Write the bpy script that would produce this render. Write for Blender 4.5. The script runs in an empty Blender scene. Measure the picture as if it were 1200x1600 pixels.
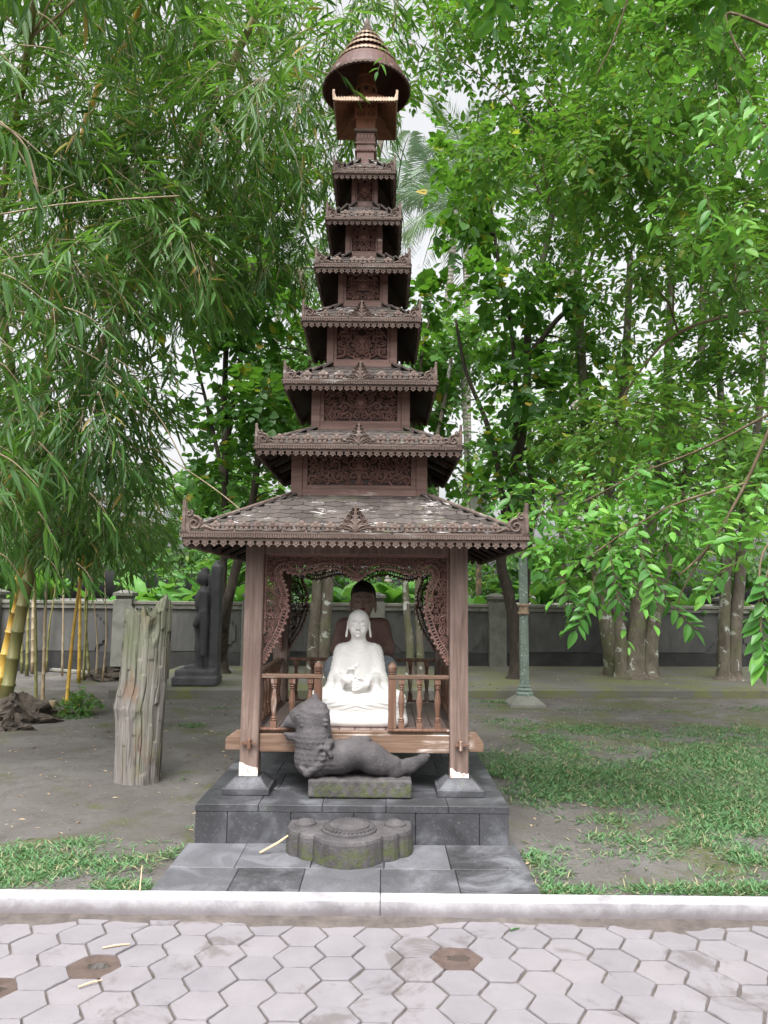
import bpy, math, random
import numpy as np
from mathutils import Vector, Matrix, Euler

random.seed(11)
rng = np.random.default_rng(11)
R = math.radians
scene = bpy.context.scene
COL = scene.collection

# ------------------------------------------------------------------ camera
EYE = 1.55
FPX = 1150.0                       # focal length in pixels of a 1200 x 1600 picture
PITCH = math.atan(135 / FPX)
ROLL = R(0.54)
_f = np.array([0, math.cos(PITCH), math.sin(PITCH)])
_u0 = np.array([0, -math.sin(PITCH), math.cos(PITCH)])
_r0 = np.array([1.0, 0, 0])
_r = _r0 * math.cos(ROLL) + _u0 * math.sin(ROLL)
_u = _u0 * math.cos(ROLL) - _r0 * math.sin(ROLL)
cam_data = bpy.data.cameras.new('camera')
cam = bpy.data.objects.new('camera', cam_data)
COL.objects.link(cam)
cam.matrix_world = Matrix(((_r[0], _u[0], -_f[0], 0), (_r[1], _u[1], -_f[1], 0), (_r[2], _u[2], -_f[2], EYE), (0, 0, 0, 1)))
cam_data.sensor_fit = 'VERTICAL'
cam_data.sensor_height = 36.0
cam_data.lens = FPX / 1600 * 36
cam_data.clip_end = 2000
cam_data.clip_start = 0.05
scene.camera = cam


def P(px, py, Y):
    """point of the place at depth Y that was measured at a pixel of the photograph"""
    d = _r * (px - 600) / FPX - _u * (py - 800) / FPX + _f
    t = Y / d[1]
    return Vector((d[0] * t, Y, EYE + d[2] * t))


def G(px, py, z=0.0):
    """ground point measured at a pixel"""
    d = _r * (px - 600) / FPX - _u * (py - 800) / FPX + _f
    t = (z - EYE) / d[2]
    return Vector((d[0] * t, d[1] * t, z))


# ------------------------------------------------------------------ sky and sun (bright overcast)
SUN_EL, SUN_AZ = R(62), R(-168)     # azimuth from +Y, clockwise: behind the camera, a little left
world = bpy.data.worlds.new('World')
scene.world = world
world.use_nodes = True
wn, wl = world.node_tree.nodes, world.node_tree.links
wn.clear()
sky = wn.new('ShaderNodeTexSky')
sky.sky_type = 'NISHITA'
sky.sun_disc = False
sky.sun_elevation = SUN_EL
sky.sun_rotation = SUN_AZ
sky.air_density = 1.0
sky.dust_density = 8.0
sky.ozone_density = 1.0
hs = wn.new('ShaderNodeHueSaturation')
hs.inputs['Saturation'].default_value = 0.1
bg = wn.new('ShaderNodeBackground')
bg.inputs['Strength'].default_value = 0.15
wo = wn.new('ShaderNodeOutputWorld')
wl.new(sky.outputs[0], hs.inputs['Color'])
wl.new(hs.outputs[0], bg.inputs[0])
wl.new(bg.outputs[0], wo.inputs[0])
sun_d = bpy.data.lights.new('sun', 'SUN')
sun_d.energy = 0.7
sun_d.angle = R(28)
sun_d.color = (1.0, 0.97, 0.93)
sun = bpy.data.objects.new('sun', sun_d)
COL.objects.link(sun)
_sd = Vector((math.sin(SUN_AZ) * math.cos(SUN_EL), math.cos(SUN_AZ) * math.cos(SUN_EL), math.sin(SUN_EL)))
sun.rotation_euler = _sd.to_track_quat('Z', 'Y').to_euler()
scene.view_settings.view_transform = 'Standard'
scene.view_settings.look = 'None'
scene.view_settings.gamma = 1.0
scene.view_settings.exposure = 1.4
scene.view_settings.use_curve_mapping = False
scene.render.engine = 'CYCLES'
scene.cycles.max_bounces = 8
scene.cycles.diffuse_bounces = 4
scene.cycles.glossy_bounces = 2
scene.cycles.transmission_bounces = 4
scene.cycles.transparent_max_bounces = 4
scene.cycles.caustics_reflective = False
scene.cycles.caustics_refractive = False
scene.cycles.use_denoising = True


# ------------------------------------------------------------------ materials
MATS = {}


class NT:
    def __init__(self, name):
        self.m = bpy.data.materials.new(name)
        self.m.use_nodes = True
        self.n = self.m.node_tree.nodes
        self.l = self.m.node_tree.links
        self.bsdf = self.n['Principled BSDF']
        self.out = self.n['Material Output']
        MATS[name] = self.m

    def node(self, t, **kw):
        nd = self.n.new(t)
        for k, v in kw.items():
            setattr(nd, k, v)
        return nd

    def put(self, sock, val):
        if hasattr(val, 'links') and hasattr(val, 'is_output'):
            self.l.new(val, sock)
        else:
            sock.default_value = val

    def coord(self, which='Object'):
        return self.node('ShaderNodeTexCoord').outputs[which]

    def pos(self):
        return self.node('ShaderNodeNewGeometry').outputs['Position']

    def mapping(self, v, scale=(1, 1, 1), rot=(0, 0, 0)):
        m = self.node('ShaderNodeMapping')
        self.l.new(v, m.inputs['Vector'])
        m.inputs['Scale'].default_value = scale
        m.inputs['Rotation'].default_value = rot
        return m.outputs[0]

    def noise(self, v, scale=5, detail=4, rough=0.6, dist=0.0):
        t = self.node('ShaderNodeTexNoise')
        self.l.new(v, t.inputs['Vector'])
        t.inputs['Scale'].default_value = scale
        t.inputs['Detail'].default_value = detail
        t.inputs['Roughness'].default_value = rough
        t.inputs['Distortion'].default_value = dist
        return t.outputs['Fac']

    def voronoi(self, v, scale=5, feature='F1'):
        t = self.node('ShaderNodeTexVoronoi', feature=feature)
        self.l.new(v, t.inputs['Vector'])
        t.inputs['Scale'].default_value = scale
        return t.outputs['Distance']

    def ramp(self, fac, stops):
        r = self.node('ShaderNodeValToRGB')
        self.l.new(fac, r.inputs['Fac'])
        e = r.color_ramp.elements
        while len(e) < len(stops):
            e.new(0.5)
        for el, (p, c) in zip(e, stops):
            el.position = p
            el.color = (*c, 1) if len(c) == 3 else c
        return r.outputs['Color']

    def mask(self, fac, lo, hi):
        r = self.node('ShaderNodeMapRange')
        r.interpolation_type = 'SMOOTHSTEP'
        self.l.new(fac, r.inputs['Value'])
        r.inputs['From Min'].default_value = lo
        r.inputs['From Max'].default_value = hi
        return r.outputs['Result']

    def mix(self, fac, a, b, mode='MIX'):
        m = self.node('ShaderNodeMix', data_type='RGBA', blend_type=mode)
        self.put(m.inputs['Factor'], fac)
        for s, v in ((m.inputs['A'], a), (m.inputs['B'], b)):
            if isinstance(v, tuple):
                s.default_value = (*v, 1) if len(v) == 3 else v
            else:
                self.l.new(v, s)
        return m.outputs['Result']

    def math(self, op, a, b=0.0):
        m = self.node('ShaderNodeMath', operation=op)
        self.put(m.inputs[0], a)
        self.put(m.inputs[1], b)
        return m.outputs[0]

    def sep(self, v):
        s = self.node('ShaderNodeSeparateXYZ')
        self.l.new(v, s.inputs[0])
        return s.outputs

    def finish(self, color, rough=0.7, bump=None, strength=0.3, dist=0.01, spec=0.3, metallic=0.0):
        b = self.bsdf
        if isinstance(color, tuple):
            b.inputs['Base Color'].default_value = (*color, 1)
        else:
            self.l.new(color, b.inputs['Base Color'])
        self.put(b.inputs['Roughness'], rough)
        b.inputs['Specular IOR Level'].default_value = spec
        b.inputs['Metallic'].default_value = metallic
        if bump is not None:
            bn = self.node('ShaderNodeBump')
            bn.inputs['Strength'].default_value = strength
            bn.inputs['Distance'].default_value = dist
            self.l.new(bump, bn.inputs['Height'])
            self.l.new(bn.outputs[0], b.inputs['Normal'])
        return self.m


def wood(name, dark, mid, light, axis='Z', pale=0.0, palecol=(0.55, 0.5, 0.47), gscale=1.0, sheen=0.55):
    t = NT(name)
    p = t.pos()
    sc = {'Z': (30, 30, 1.6), 'X': (1.6, 30, 30), 'Y': (30, 1.6, 30)}[axis]
    g = t.noise(t.mapping(p, tuple(s * gscale for s in sc)), 1.0, 5, 0.65, 0.6)
    big = t.noise(p, 2.3, 4, 0.6)
    c = t.ramp(g, [(0.3, dark), (0.5, mid), (0.72, light)])
    c = t.mix(t.mask(big, 0.42, 0.72), c, t.mix(0.55, c, dark))
    if pale > 0:
        w = t.noise(t.mapping(p, tuple(s * 0.35 for s in sc)), 1.3, 6, 0.72, 0.8)
        big2 = t.noise(p, 3.1, 3, 0.5)
        m = t.math('MULTIPLY', t.mask(w, 0.62 - pale * 0.12, 0.7), t.mask(big2, 0.47, 0.6))
        c = t.mix(m, c, palecol)
    t.finish(c, sheen, g, 0.25, 0.004, 0.3)
    return t.m


wood('post_wood', (0.1, 0.066, 0.054), (0.19, 0.134, 0.112), (0.29, 0.215, 0.185), 'Z', 0.25)
wood('beam_wood', (0.095, 0.056, 0.037), (0.16, 0.1, 0.068), (0.23, 0.155, 0.115), 'X', 0.9, (0.62, 0.55, 0.5))
wood('rail_wood', (0.075, 0.038, 0.025), (0.145, 0.076, 0.05), (0.225, 0.138, 0.1), 'Z', 0.8, (0.6, 0.52, 0.47))
wood('storey_wood', (0.1, 0.056, 0.046), (0.168, 0.097, 0.08), (0.235, 0.146, 0.123), 'X', 0.25)
wood('carved_wood', (0.13, 0.07, 0.06), (0.22, 0.128, 0.108), (0.3, 0.19, 0.165), 'X', 0.15, gscale=0.5)
wood('trim_wood', (0.066, 0.046, 0.038), (0.115, 0.083, 0.069), (0.18, 0.138, 0.117), 'X', 0.5, (0.34, 0.32, 0.3), gscale=0.6, sheen=0.8)
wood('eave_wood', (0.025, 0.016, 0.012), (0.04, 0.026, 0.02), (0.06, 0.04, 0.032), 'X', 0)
wood('floor_wood', (0.16, 0.115, 0.105), (0.24, 0.18, 0.165), (0.31, 0.24, 0.22), 'Y', 0.2)
wood('orange_wood', (0.13, 0.052, 0.028), (0.215, 0.092, 0.052), (0.29, 0.14, 0.085), 'Z', 0)
wood('red_wood', (0.05, 0.02, 0.018), (0.085, 0.036, 0.031), (0.125, 0.056, 0.046), 'X', 0.2)

t = NT('shingle_wood')
p = t.pos()
oi = t.node('ShaderNodeObjectInfo').outputs['Random']
g = t.noise(t.mapping(p, (18, 3, 3)), 1, 5, 0.65)
c = t.ramp(g, [(0.3, (0.034, 0.027, 0.025)), (0.55, (0.066, 0.055, 0.05)), (0.8, (0.11, 0.093, 0.086))])
c = t.mix(oi, t.mix(0.4, c, (0.035, 0.028, 0.026)), t.mix(0.25, c, (0.18, 0.155, 0.145)))
w = t.noise(t.mapping(p, (5, 16, 16)), 1.0, 7, 0.75, 1.5)
w2 = t.noise(p, 2.6, 2, 0.5)
c = t.mix(t.math('MULTIPLY', t.mask(w, 0.575, 0.61), t.mask(w2, 0.44, 0.58)), c, (0.45, 0.43, 0.42))
gm = t.noise(p, 6, 4, 0.6)
c = t.mix(t.math('MULTIPLY', t.mask(gm, 0.55, 0.75), 0.5), c, (0.1, 0.12, 0.06))
t.finish(c, 0.85, g, 0.5, 0.006, 0.2)

t = NT('gold')
p = t.pos()
g = t.noise(p, 40, 3, 0.6)
c = t.ramp(g, [(0.3, (0.2, 0.13, 0.09)), (0.7, (0.38, 0.29, 0.2))])
t.finish(c, 0.45, g, 0.3, 0.004, 0.5, 0.35)

t = NT('plinth_stone')
p = t.pos()
n1 = t.noise(p, 3.2, 5, 0.62, 0.4)
n2 = t.noise(p, 60, 3, 0.6)
oi = t.node('ShaderNodeObjectInfo').outputs['Random']
c = t.ramp(n1, [(0.36, (0.026, 0.027, 0.03)), (0.52, (0.052, 0.053, 0.059)), (0.68, (0.15, 0.155, 0.172))])
c = t.mix(t.math('MULTIPLY', oi, 0.35), c, (0.045, 0.045, 0.05))
c = t.mix(t.mask(n2, 0.55, 0.8), c, t.mix(0.3, c, (0.25, 0.25, 0.26)))
mo = t.noise(p, 5, 4, 0.6)
c = t.mix(t.math('MULTIPLY', t.mask(mo, 0.6, 0.75), 0.4), c, (0.06, 0.075, 0.03))
t.finish(c, 0.62, n2, 0.3, 0.004, 0.35)

t = NT('apron_stone')
p = t.pos()
n1 = t.noise(p, 3.4, 6, 0.66, 0.8)
n2 = t.noise(p, 70, 3, 0.6)
oi = t.node('ShaderNodeObjectInfo').outputs['Random']
c = t.ramp(n1, [(0.36, (0.03, 0.03, 0.033)), (0.5, (0.064, 0.064, 0.071)), (0.64, (0.15, 0.153, 0.17))])
c = t.mix(t.mask(oi, 0.35, 0.9), c, t.mix(0.45, c, (0.17, 0.172, 0.19)))
c = t.mix(t.mask(n2, 0.5, 0.8), c, t.mix(0.25, c, (0.3, 0.3, 0.3)))
t.finish(c, 0.6, n2, 0.25, 0.003, 0.35)

t = NT('volcanic_stone')
p = t.coord('Object')
n1 = t.noise(p, 6, 5, 0.65)
n2 = t.noise(p, 120, 4, 0.7)
v = t.voronoi(p, 60)
c = t.ramp(n1, [(0.32, (0.045, 0.042, 0.043)), (0.55, (0.08, 0.073, 0.076)), (0.75, (0.125, 0.116, 0.12))])
c = t.mix(t.mask(n2, 0.5, 0.75), c, t.mix(0.35, c, (0.18, 0.17, 0.17)))
z = t.sep(p)[2]
low = t.math('MULTIPLY', t.mask(t.math('ADD', z, t.math('MULTIPLY', t.noise(p, 9, 3), -0.16)), 0.05, -0.04), 0.6)
c = t.mix(t.math('MULTIPLY', low, t.mask(t.noise(p, 22, 4), 0.4, 0.6)), c, (0.075, 0.095, 0.025))
hb = t.math('ADD', n2, t.math('MULTIPLY', v, 0.9))
t.finish(c, 0.85, hb, 0.4, 0.006, 0.2)

t = NT('dark_stone')
p = t.coord('Object')
n1 = t.noise(p, 3, 5, 0.65)
n2 = t.noise(p, 40, 4, 0.7)
c = t.ramp(n1, [(0.35, (0.05, 0.049, 0.053)), (0.6, (0.085, 0.083, 0.09)), (0.8, (0.14, 0.135, 0.145))])
t.finish(c, 0.75, n2, 0.4, 0.01, 0.25)

t = NT('white_stone')
p = t.coord('Object')
n1 = t.noise(p, 7, 5, 0.6)
c = t.ramp(n1, [(0.3, (0.76, 0.745, 0.715)), (0.7, (0.82, 0.805, 0.78))])
t.finish(c, 0.6, t.noise(p, 150, 2), 0.1, 0.002, 0.35)

t = NT('grey_blue_stone')
p = t.coord('Object')
n1 = t.noise(p, 9, 5, 0.65)
c = t.ramp(n1, [(0.3, (0.16, 0.18, 0.2)), (0.7, (0.33, 0.36, 0.39))])
t.finish(c, 0.8, t.noise(p, 60, 3), 0.4, 0.004, 0.25)

t = NT('brown_paint')
p = t.coord('Object')
n1 = t.noise(p, 8, 5, 0.65)
c = t.ramp(n1, [(0.3, (0.115, 0.065, 0.055)), (0.7, (0.2, 0.118, 0.102))])
t.finish(c, 0.6, n1, 0.15, 0.004, 0.3)
t = NT('skin_paint')
p = t.coord('Object')
n1 = t.noise(p, 12, 5, 0.65)
c = t.ramp(n1, [(0.3, (0.2, 0.135, 0.115)), (0.7, (0.31, 0.22, 0.19))])
t.finish(c, 0.55, n1, 0.15, 0.004, 0.3)
t = NT('black_paint')
t.finish((0.018, 0.015, 0.015), 0.6)
t = NT('red_paint')
t.finish((0.16, 0.05, 0.05), 0.5)

t = NT('kerb_concrete')
p = t.pos()
n1 = t.noise(p, 3, 6, 0.7, 0.3)
n2 = t.noise(p, 90, 3, 0.6)
c = t.ramp(n1, [(0.32, (0.22, 0.212, 0.225)), (0.5, (0.38, 0.372, 0.39)), (0.75, (0.5, 0.495, 0.515))])
z = t.sep(p)[2]
st = t.math('ADD', z, t.math('MULTIPLY', t.noise(t.mapping(p, (9, 9, 9)), 1, 5, 0.7), -0.07))
c = t.mix(t.math('MULTIPLY', t.mask(st, 0.01, -0.055), 0.75), c, (0.12, 0.1, 0.105))
t.finish(c, 0.8, n2, 0.3, 0.003, 0.25)

t = NT('paver_concrete')
p = t.pos()
oi = t.node('ShaderNodeObjectInfo').outputs['Random']
n1 = t.noise(p, 5, 5, 0.65)
n2 = t.noise(p, 140, 3, 0.65)
c = t.ramp(n1, [(0.3, (0.172, 0.16, 0.173)), (0.7, (0.222, 0.208, 0.222))])
c = t.mix(oi, t.mix(0.3, c, (0.168, 0.163, 0.18)), t.mix(0.3, c, (0.232, 0.21, 0.217)))
sp = t.voronoi(p, 55)
c = t.mix(t.mask(sp, 0.12, 0.05), c, (0.14, 0.125, 0.13))
n3 = t.noise(p, 2.3, 6, 0.68, 0.6)
c = t.mix(t.math('MULTIPLY', t.mask(n3, 0.54, 0.64), 0.75), c, (0.115, 0.1, 0.098))
t.finish(c, 0.75, n2, 0.35, 0.003, 0.3)

t = NT('mud')
p = t.pos()
n1 = t.noise(p, 14, 5, 0.65)
c = t.ramp(n1, [(0.3, (0.06, 0.05, 0.046)), (0.7, (0.125, 0.105, 0.097))])
t.finish(c, 0.6, n1, 0.4, 0.01, 0.4)
t = NT('wet_mud')
p = t.pos()
n1 = t.noise(p, 20, 5, 0.65)
c = t.ramp(n1, [(0.3, (0.07, 0.05, 0.044)), (0.7, (0.13, 0.095, 0.083))])
t.finish(c, 0.35, n1, 0.3, 0.006, 0.5)
t = NT('puddle_water')
t.finish((0.06, 0.05, 0.045), 0.03, None, 0, 0, 0.9)

t = NT('dirt')
p = t.pos()
n1 = t.noise(p, 0.9, 5, 0.6, 0.3)
n2 = t.noise(p, 18, 6, 0.72)
n3 = t.noise(p, 130, 3, 0.7)
n4 = t.noise(p, 3.5, 6, 0.7, 0.5)
c = t.ramp(n1, [(0.32, (0.088, 0.079, 0.073)), (0.55, (0.135, 0.125, 0.12)), (0.75, (0.18, 0.17, 0.168))])
c = t.mix(t.mask(n4, 0.48, 0.68), c, t.mix(0.55, c, (0.075, 0.066, 0.057)))
c = t.mix(t.mask(n2, 0.5, 0.72), c, t.mix(0.5, c, (0.08, 0.07, 0.06)))
c = t.mix(t.mask(n3, 0.6, 0.8), c, t.mix(0.5, c, (0.22, 0.2, 0.19)))
mo = t.noise(p, 1.3, 5, 0.65, 0.6)
mo2 = t.noise(p, 30, 4, 0.7)
sx = t.sep(p)
lawn = t.mask(sx[0], 0.7, 2.0)
edge = t.math('SUBTRACT', mo, t.math('MULTIPLY', t.math('SUBTRACT', 1.0, lawn), 0.07))
c = t.mix(t.math('MULTIPLY', t.mask(edge, 0.44, 0.6), t.mask(mo2, 0.33, 0.6)), c, (0.085, 0.098, 0.035))
hb = t.math('ADD', t.math('MULTIPLY', n2, 1.0), t.math('MULTIPLY', n3, 0.3))
t.finish(c, 0.95, hb, 0.7, 0.03, 0.12)

t = NT('terrace_concrete')
p = t.pos()
n1 = t.noise(p, 0.7, 5, 0.6, 0.4)
n2 = t.noise(p, 22, 5, 0.7)
c = t.ramp(n1, [(0.34, (0.1, 0.097, 0.08)), (0.55, (0.135, 0.13, 0.117)), (0.75, (0.17, 0.163, 0.155))])
mo = t.noise(p, 1.1, 5, 0.65, 0.6)
y = t.sep(p)[1]
c = t.mix(t.math('MULTIPLY', t.mask(mo, 0.42, 0.62), t.mask(n2, 0.3, 0.6)), c, (0.135, 0.145, 0.05))
c = t.mix(t.mask(n2, 0.55, 0.75), c, t.mix(0.4, c, (0.1, 0.09, 0.07)))
t.finish(c, 0.9, n2, 0.3, 0.01, 0.2)

t = NT('wall_concrete')
p = t.pos()
n1 = t.noise(t.mapping(p, (1, 1, 0.5)), 1.2, 6, 0.65, 0.4)
n2 = t.noise(t.mapping(p, (6, 6, 0.8)), 1, 4, 0.65)
c = t.ramp(n1, [(0.3, (0.06, 0.06, 0.06)), (0.55, (0.105, 0.104, 0.1)), (0.75, (0.165, 0.162, 0.15))])
c = t.mix(t.mask(n2, 0.5, 0.7), c, t.mix(0.45, c, (0.045, 0.045, 0.045)))
t.finish(c, 0.9, t.noise(p, 40, 4, 0.7), 0.3, 0.01, 0.2)
t = NT('wall_dark')
p = t.pos()
n1 = t.noise(p, 2.2, 6, 0.65, 0.4)
c = t.ramp(n1, [(0.3, (0.03, 0.03, 0.03)), (0.7, (0.065, 0.064, 0.062))])
t.finish(c, 0.9, n1, 0.2, 0.01, 0.2)
t = NT('coping_concrete')
p = t.pos()
n1 = t.noise(p, 2.6, 6, 0.65, 0.4)
c = t.ramp(n1, [(0.3, (0.14, 0.14, 0.11)), (0.7, (0.25, 0.245, 0.21))])
t.finish(c, 0.9, n1, 0.2, 0.01, 0.2)
t = NT('pillar_concrete')
p = t.pos()
n1 = t.noise(p, 4, 6, 0.65, 0.4)
c = t.ramp(n1, [(0.3, (0.11, 0.11, 0.095)), (0.7, (0.21, 0.21, 0.185))])
t.finish(c, 0.9, n1, 0.3, 0.01, 0.2)

t = NT('weathered_log')
p = t.coord('Object')
g = t.noise(t.mapping(p, (34, 34, 1.6)), 1, 7, 0.72, 0.5)
n1 = t.noise(t.mapping(p, (7, 7, 2.5)), 1, 4, 0.6, 0.5)
c = t.ramp(g, [(0.33, (0.04, 0.035, 0.033)), (0.43, (0.165, 0.15, 0.138)), (0.55, (0.235, 0.215, 0.198)), (0.72, (0.33, 0.31, 0.288))])
c = t.mix(t.mask(n1, 0.55, 0.66), c, t.mix(0.7, c, (0.2, 0.13, 0.085)))
n5 = t.noise(t.mapping(p, (5, 5, 1.6)), 1.7, 4, 0.6, 0.4)
c = t.mix(t.math('MULTIPLY', t.mask(n5, 0.6, 0.68), 0.75), c, (0.055, 0.048, 0.055))
n6 = t.noise(t.mapping(p, (6, 6, 1.5)), 1.1, 4, 0.6, 0.4)
c = t.mix(t.math('MULTIPLY', t.mask(n6, 0.52, 0.66), 0.5), c, (0.17, 0.19, 0.11))
z = t.sep(p)[2]
top = t.mask(t.math('ADD', z, t.math('MULTIPLY', t.noise(p, 4, 3), 0.9)), 1.05, 1.7)
c = t.mix(t.math('MULTIPLY', top, 0.6), c, t.mix(0.6, c, (0.14, 0.18, 0.08)))
t.finish(c, 0.9, g, 0.7, 0.015, 0.15)

t = NT('lamp_paint')
p = t.coord('Object')
n1 = t.noise(p, 30, 5, 0.7)
n2 = t.noise(p, 5, 4, 0.6)
c = t.ramp(n2, [(0.3, (0.1, 0.14, 0.115)), (0.7, (0.2, 0.25, 0.21))])
c = t.mix(t.mask(n1, 0.57, 0.66), c, (0.5, 0.52, 0.48))
t.finish(c, 0.7, n1, 0.2, 0.003, 0.3)
t = NT('lantern_glass')
p = t.coord('Object')
n1 = t.noise(p, 3, 4, 0.6)
c = t.ramp(n1, [(0.3, (0.12, 0.13, 0.1)), (0.7, (0.2, 0.215, 0.17))])
t.finish(c, 0.5)
t = NT('rusty_metal')
p = t.coord('Object')
n1 = t.noise(p, 8, 4, 0.6)
c = t.ramp(n1, [(0.4, (0.05, 0.055, 0.045)), (0.7, (0.3, 0.19, 0.11))])
t.finish(c, 0.8)
t = NT('straw')
t.finish((0.6, 0.42, 0.26), 0.7)
t = NT('litter')
p = t.pos()
c = t.ramp(t.noise(p, 9, 2), [(0.35, (0.22, 0.14, 0.07)), (0.55, (0.4, 0.31, 0.2)), (0.7, (0.5, 0.45, 0.34))])
t.finish(c, 0.8)


def bark(name, dark, mid, light, lichen=0.0, rings=False):
    t = NT(name)
    p = t.pos()
    g = t.noise(t.mapping(p, (9, 9, 3)), 1, 6, 0.68, 0.5)
    c = t.ramp(g, [(0.3, dark), (0.52, mid), (0.75, light)])
    if lichen:
        li = t.noise(p, 4.5, 5, 0.6, 0.4)
        c = t.mix(t.mask(li, 0.68 - 0.12 * lichen, 0.72 - 0.1 * lichen), c, (0.42, 0.44, 0.4))
        gr = t.noise(p, 2.1, 4, 0.6)
        c = t.mix(t.math('MULTIPLY', t.mask(gr, 0.45, 0.65), 0.5), c, (0.12, 0.14, 0.06))
    h = g
    if rings:
        z = t.sep(p)[2]
        h = t.math('ADD', g, t.math('SINE', t.math('MULTIPLY', z, 40.0)))
    t.finish(c, 0.9, h, 0.6, 0.02, 0.15)


bark('lichen_bark', (0.075, 0.062, 0.048), (0.14, 0.12, 0.095), (0.22, 0.19, 0.155), 0.85)
bark('dark_bark', (0.03, 0.024, 0.02), (0.06, 0.05, 0.04), (0.1, 0.085, 0.07), 0.0)
bark('twig_bark', (0.07, 0.05, 0.03), (0.13, 0.1, 0.065), (0.2, 0.16, 0.11), 0.0)
bark('palm_bark', (0.2, 0.18, 0.16), (0.3, 0.275, 0.25), (0.4, 0.37, 0.34), 0.3, True)


def culm_mat(name, a, b):
    t = NT(name)
    p = t.pos()
    g = t.noise(t.mapping(p, (5, 5, 1.2)), 1, 4, 0.6, 0.3)
    c = t.ramp(g, [(0.35, a), (0.65, b)])
    g2 = t.noise(p, 9, 4, 0.65)
    c = t.mix(t.math('MULTIPLY', t.mask(g2, 0.52, 0.7), 0.45), c, (0.14, 0.12, 0.07))
    t.finish(c, 0.45, None, 0, 0, 0.4)


culm_mat('yellow_culm', (0.42, 0.25, 0.035), (0.55, 0.36, 0.07))
culm_mat('green_culm', (0.13, 0.14, 0.045), (0.24, 0.21, 0.085))
culm_mat('tan_culm', (0.26, 0.2, 0.12), (0.4, 0.32, 0.22))


def leaf_mat(name, cols, trans=0.4, rough=0.42, tcol=None, spec=0.4):
    t = NT(name)
    a = t.node('ShaderNodeAttribute', attribute_name='rnd').outputs['Fac']
    oi = t.node('ShaderNodeObjectInfo').outputs['Random']
    sh = t.math('MINIMUM', t.math('ADD', a, t.math('MULTIPLY', t.math('SUBTRACT', oi, 0.5), 0.2)), 0.95)
    f = t.math('MAXIMUM', sh, t.math('MULTIPLY', a, t.math('GREATER_THAN', a, 0.975)))
    c = t.ramp(f, cols)
    t.finish(c, rough, None, 0, 0, spec)
    tr = t.node('ShaderNodeBsdfTranslucent')
    tc = t.mix(0.55, c, tcol or (0.2, 0.42, 0.03))
    t.l.new(tc, tr.inputs['Color'])
    mx = t.node('ShaderNodeMixShader')
    mx.inputs[0].default_value = trans
    t.l.new(t.bsdf.outputs[0], mx.inputs[1])
    t.l.new(tr.outputs[0], mx.inputs[2])
    t.l.new(mx.outputs[0], t.out.inputs['Surface'])
    return t.m


leaf_mat('bamboo_leaf', [(0.0, (0.022, 0.072, 0.02)), (0.4, (0.062, 0.155, 0.036)), (0.8, (0.118, 0.24, 0.05)), (0.95, (0.18, 0.3, 0.055)), (0.985, (0.36, 0.24, 0.06))], 0.42, tcol=(0.2, 0.42, 0.025))
leaf_mat('broad_leaf', [(0.0, (0.028, 0.088, 0.02)), (0.4, (0.07, 0.185, 0.034)), (0.75, (0.12, 0.275, 0.046)), (0.93, (0.18, 0.33, 0.055)), (0.985, (0.36, 0.33, 0.06))], 0.42, tcol=(0.21, 0.44, 0.025))
leaf_mat('bright_leaf', [(0.0, (0.045, 0.15, 0.03)), (0.4, (0.085, 0.245, 0.04)), (0.8, (0.14, 0.34, 0.055)), (1.0, (0.24, 0.42, 0.08))], 0.36, tcol=(0.2, 0.44, 0.03))
leaf_mat('heart_leaf', [(0.0, (0.028, 0.088, 0.02)), (0.5, (0.06, 0.165, 0.03)), (0.9, (0.105, 0.24, 0.04)), (0.96, (0.15, 0.27, 0.04)), (0.98, (0.44, 0.31, 0.05))], 0.44, tcol=(0.18, 0.42, 0.02))
leaf_mat('banana_leaf', [(0.0, (0.06, 0.2, 0.04)), (0.6, (0.11, 0.3, 0.055)), (1.0, (0.19, 0.38, 0.1))], 0.42, 0.35)
leaf_mat('palm_leaf', [(0.0, (0.1, 0.17, 0.1)), (1.0, (0.19, 0.27, 0.17))], 0.35, tcol=(0.3, 0.42, 0.2))
leaf_mat('far_leaf', [(0.0, (0.05, 0.145, 0.04)), (0.5, (0.09, 0.21, 0.055)), (0.9, (0.15, 0.29, 0.08)), (1.0, (0.28, 0.33, 0.1))], 0.42)
leaf_mat('grass_blade', [(0.0, (0.062, 0.15, 0.062)), (0.5, (0.105, 0.225, 0.095)), (0.84, (0.16, 0.3, 0.13)), (0.9, (0.27, 0.25, 0.14)), (1.0, (0.38, 0.33, 0.22))], 0.25, 0.5, (0.18, 0.36, 0.08), 0.25)


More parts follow.
